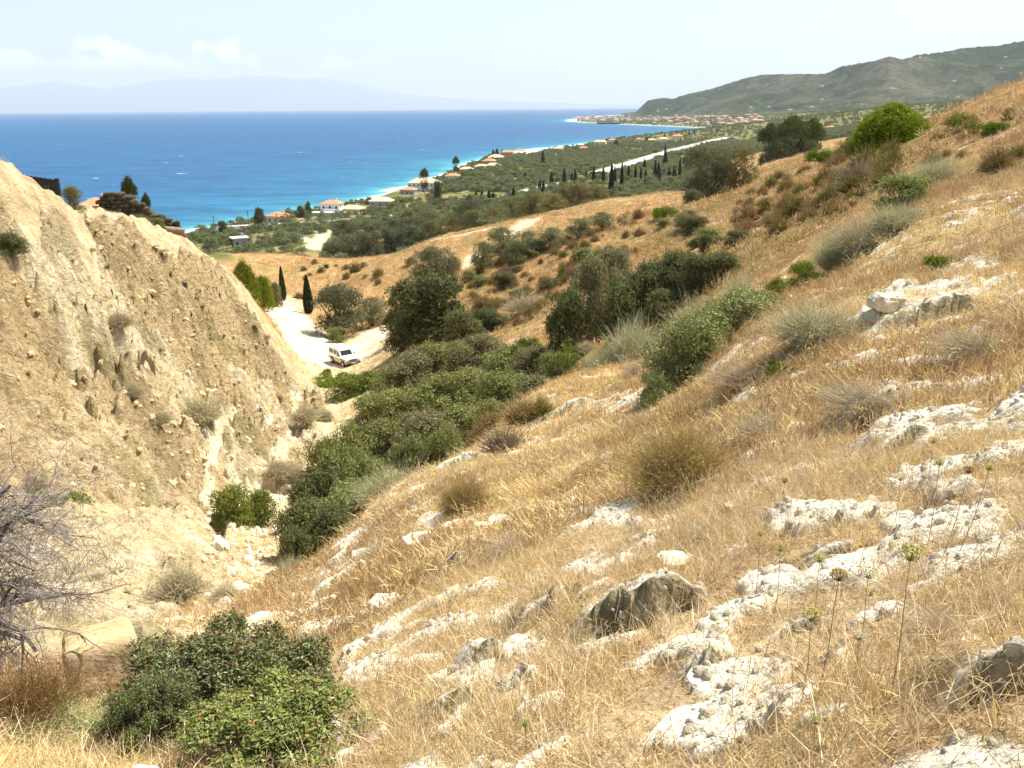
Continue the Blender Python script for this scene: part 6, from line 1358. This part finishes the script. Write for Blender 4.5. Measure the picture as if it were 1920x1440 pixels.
# wild carrots: stem, and a cupped umbel of rays with its florets
def carrot(u, vh, vb, hd, tint, label, tiltu=0):
    h_ = hit(u, vb, 1.3, fn=ground)
    if h_ is None: return
    x, y = h_; z = gz(x, y); rr = math.hypot(x, y); zt = CAMZ + float(at_range(u, vh, rr)[2]); hh = max(.06, zt - z); s_ = hd * depth_of(x, y, z) / F; rng = rg(int(u * 7 + vh))
    root = bpy.data.objects.new('wild_carrot', None); link(root); root.location = (x, y, z); tag(root, label, 'flower')
    tx = tiltu * depth_of(x, y, z) / F; a = Acc(); a.add(*tube([(-tx, 0, -.01), (-tx * .5 + .004, 0, hh * .4), (-tx * .15, 0, hh * .8), (0, 0, hh)], [.0018, .0016, .0013, .0011], 5), (.36, .27, .15)); obj('stem', a.mesh('carrot_stem', MS), root)
    a = Acc(); n_ = 26; ends = []
    for i in range(n_):
        an = i * 2.4; q_ = math.sqrt((i + .5) / n_); dr = np.array([math.cos(an) * q_ * .5, math.sin(an) * q_ * .5, .62 - .22 * q_ * q_]) * s_; mid = dr * np.array([.75, .75, .42]); b0 = np.array([0, 0, hh])
        a.add(*tube([b0, b0 + mid, b0 + dr], [.0011, .0009, .0007], 3), np.array(tint) * .8); ends.append(b0 + dr)
    obj('rays', a.mesh('carrot_rays', MS), root)
    e = np.repeat(np.array(ends), 9, 0) + rng.normal(size=(n_ * 9, 3)) * s_ * .045; v, f = leaf_quads(e, unit(rng.normal(size=(n_ * 9, 3)) + [0, 0, 1.5]), s_ * .10, .8, rng); a = Acc(); a.add(v, f, pal(rng, n_ * 9, np.array(tint) * .75, np.array(tint) * 1.25)); obj('florets', a.mesh('carrot_florets', MS), root)
YG = (.34, .34, .10); BR = (.30, .19, .08); YL = (.46, .38, .14); PL = (.56, .50, .30)
for c_ in [(1670, 1045, 1310, 44, YG, 'tallest green wild carrot umbel on a long thin stem'), (1548, 1085, 1300, 34, BR, 'closed brown wild carrot head beside the tallest green one', 14), (1522, 1052, 1190, 24, YL, 'small yellow umbel just above the closed brown head'), (1612, 1082, 1210, 36, PL, 'pale open umbel between the brown and the tall green heads'),
           (1508, 1162, 1290, 38, YL, 'broad flat yellow umbel below the closed brown head'), (1740, 870, 1020, 18, YG, 'small green umbel on a tall stem of the right slope'), (1792, 884, 1040, 20, BR, 'rusty umbel next to the small green one', 24), (1830, 878, 1030, 18, YL, 'yellow umbel at the far right of the stalk group', 30), (1416, 1004, 1120, 16, YL, 'tiny yellow umbel over the chalk strip'),
           (1453, 1032, 1150, 16, YG, 'tiny green umbel right of the tiny yellow one'), (1678, 900, 980, 22, PL, 'faded umbel low on the right slope', 0), (1600, 1198, 1280, 26, PL, 'white flat umbel low among the straw'), (1520, 1355, 1430, 22, YG, 'green umbel near the bottom of the view'), (1384, 1392, 1430, 16, BR, 'brown umbel near the bottom of the view'),
           (1688, 598, 640, 24, YL, 'yellow umbel in front of the rounded boulder'), (1632, 610, 640, 14, BR, 'brownish umbel left of the rounded boulder'), (1740, 830, 900, 20, YL, 'yellow umbel above the small green one'), (1466, 905, 960, 14, BR, 'little brown umbel uphill of the chalk strip'), (985, 1362, 1410, 20, YG, 'green umbel low in the middle of the slope')]: carrot(*c_)
# scattered small seed heads and thin stalks
def herb(rng, hd, hh, tint, k=3):
    a = Acc()
    for i in range(k):
        dx, dy = rng.normal(size=2) * .05; t_ = np.array([dx * 1.6, dy * 1.6, hh * rng.uniform(.7, 1.1)]); a.add(*tube([(dx * .3, dy * .3, -.02), (dx, dy, t_[2] * .5), t_], [.003, .0025, .002], 3), (.27, .19, .10))
        v, f = leaf_quads(t_ + rng.normal(size=(10, 3)) * hd * [.4, .4, .12], unit(rng.normal(size=(10, 3)) * .4 + [0, 0, 1]), hd * .5, .9, rng); a.add(v, f, pal(rng, 10, np.array(tint) * .75, np.array(tint) * 1.2))
    return a.mesh('herb', MS)
HB = [herb(rg(821), .05, .40, YL), herb(rg(822), .04, .34, BR), herb(rg(823), .05, .36, (.42, .36, .12)), herb(rg(824), .03, .30, PL)]
def herbs(name, n, r0, r1, th0, th1, rng, sc):
    r = np.sqrt(rng.uniform(r0 ** 2, r1 ** 2, n)); th = np.radians(rng.uniform(th0, th1, n)); x = r * np.sin(th); y = r * np.cos(th); z, k = ground(x, y, True)
    ok = (k['g'] > .5) & (k['ck'] < .5) & (fbm(x * .25, y * .25, 3, 831) > .47); x, y, z = x[ok], y[ok], z[ok]; n = len(x); s_ = rng.uniform(.7, 1.3, n) * sc
    instancer(name, np.stack([x, y, z], 1), np.stack([rng.normal(size=n) * .15, rng.normal(size=n) * .15, rng.random(n) * 6.28], 1), np.stack([s_] * 3, 1), HB, rng.integers(0, 4, n))
herbs('seed_heads', 420, 6, 18, 2, 36, RG_, .8); herbs('seed_heads', 1500, 18, 42, 4, 36, RG_, 1.0)
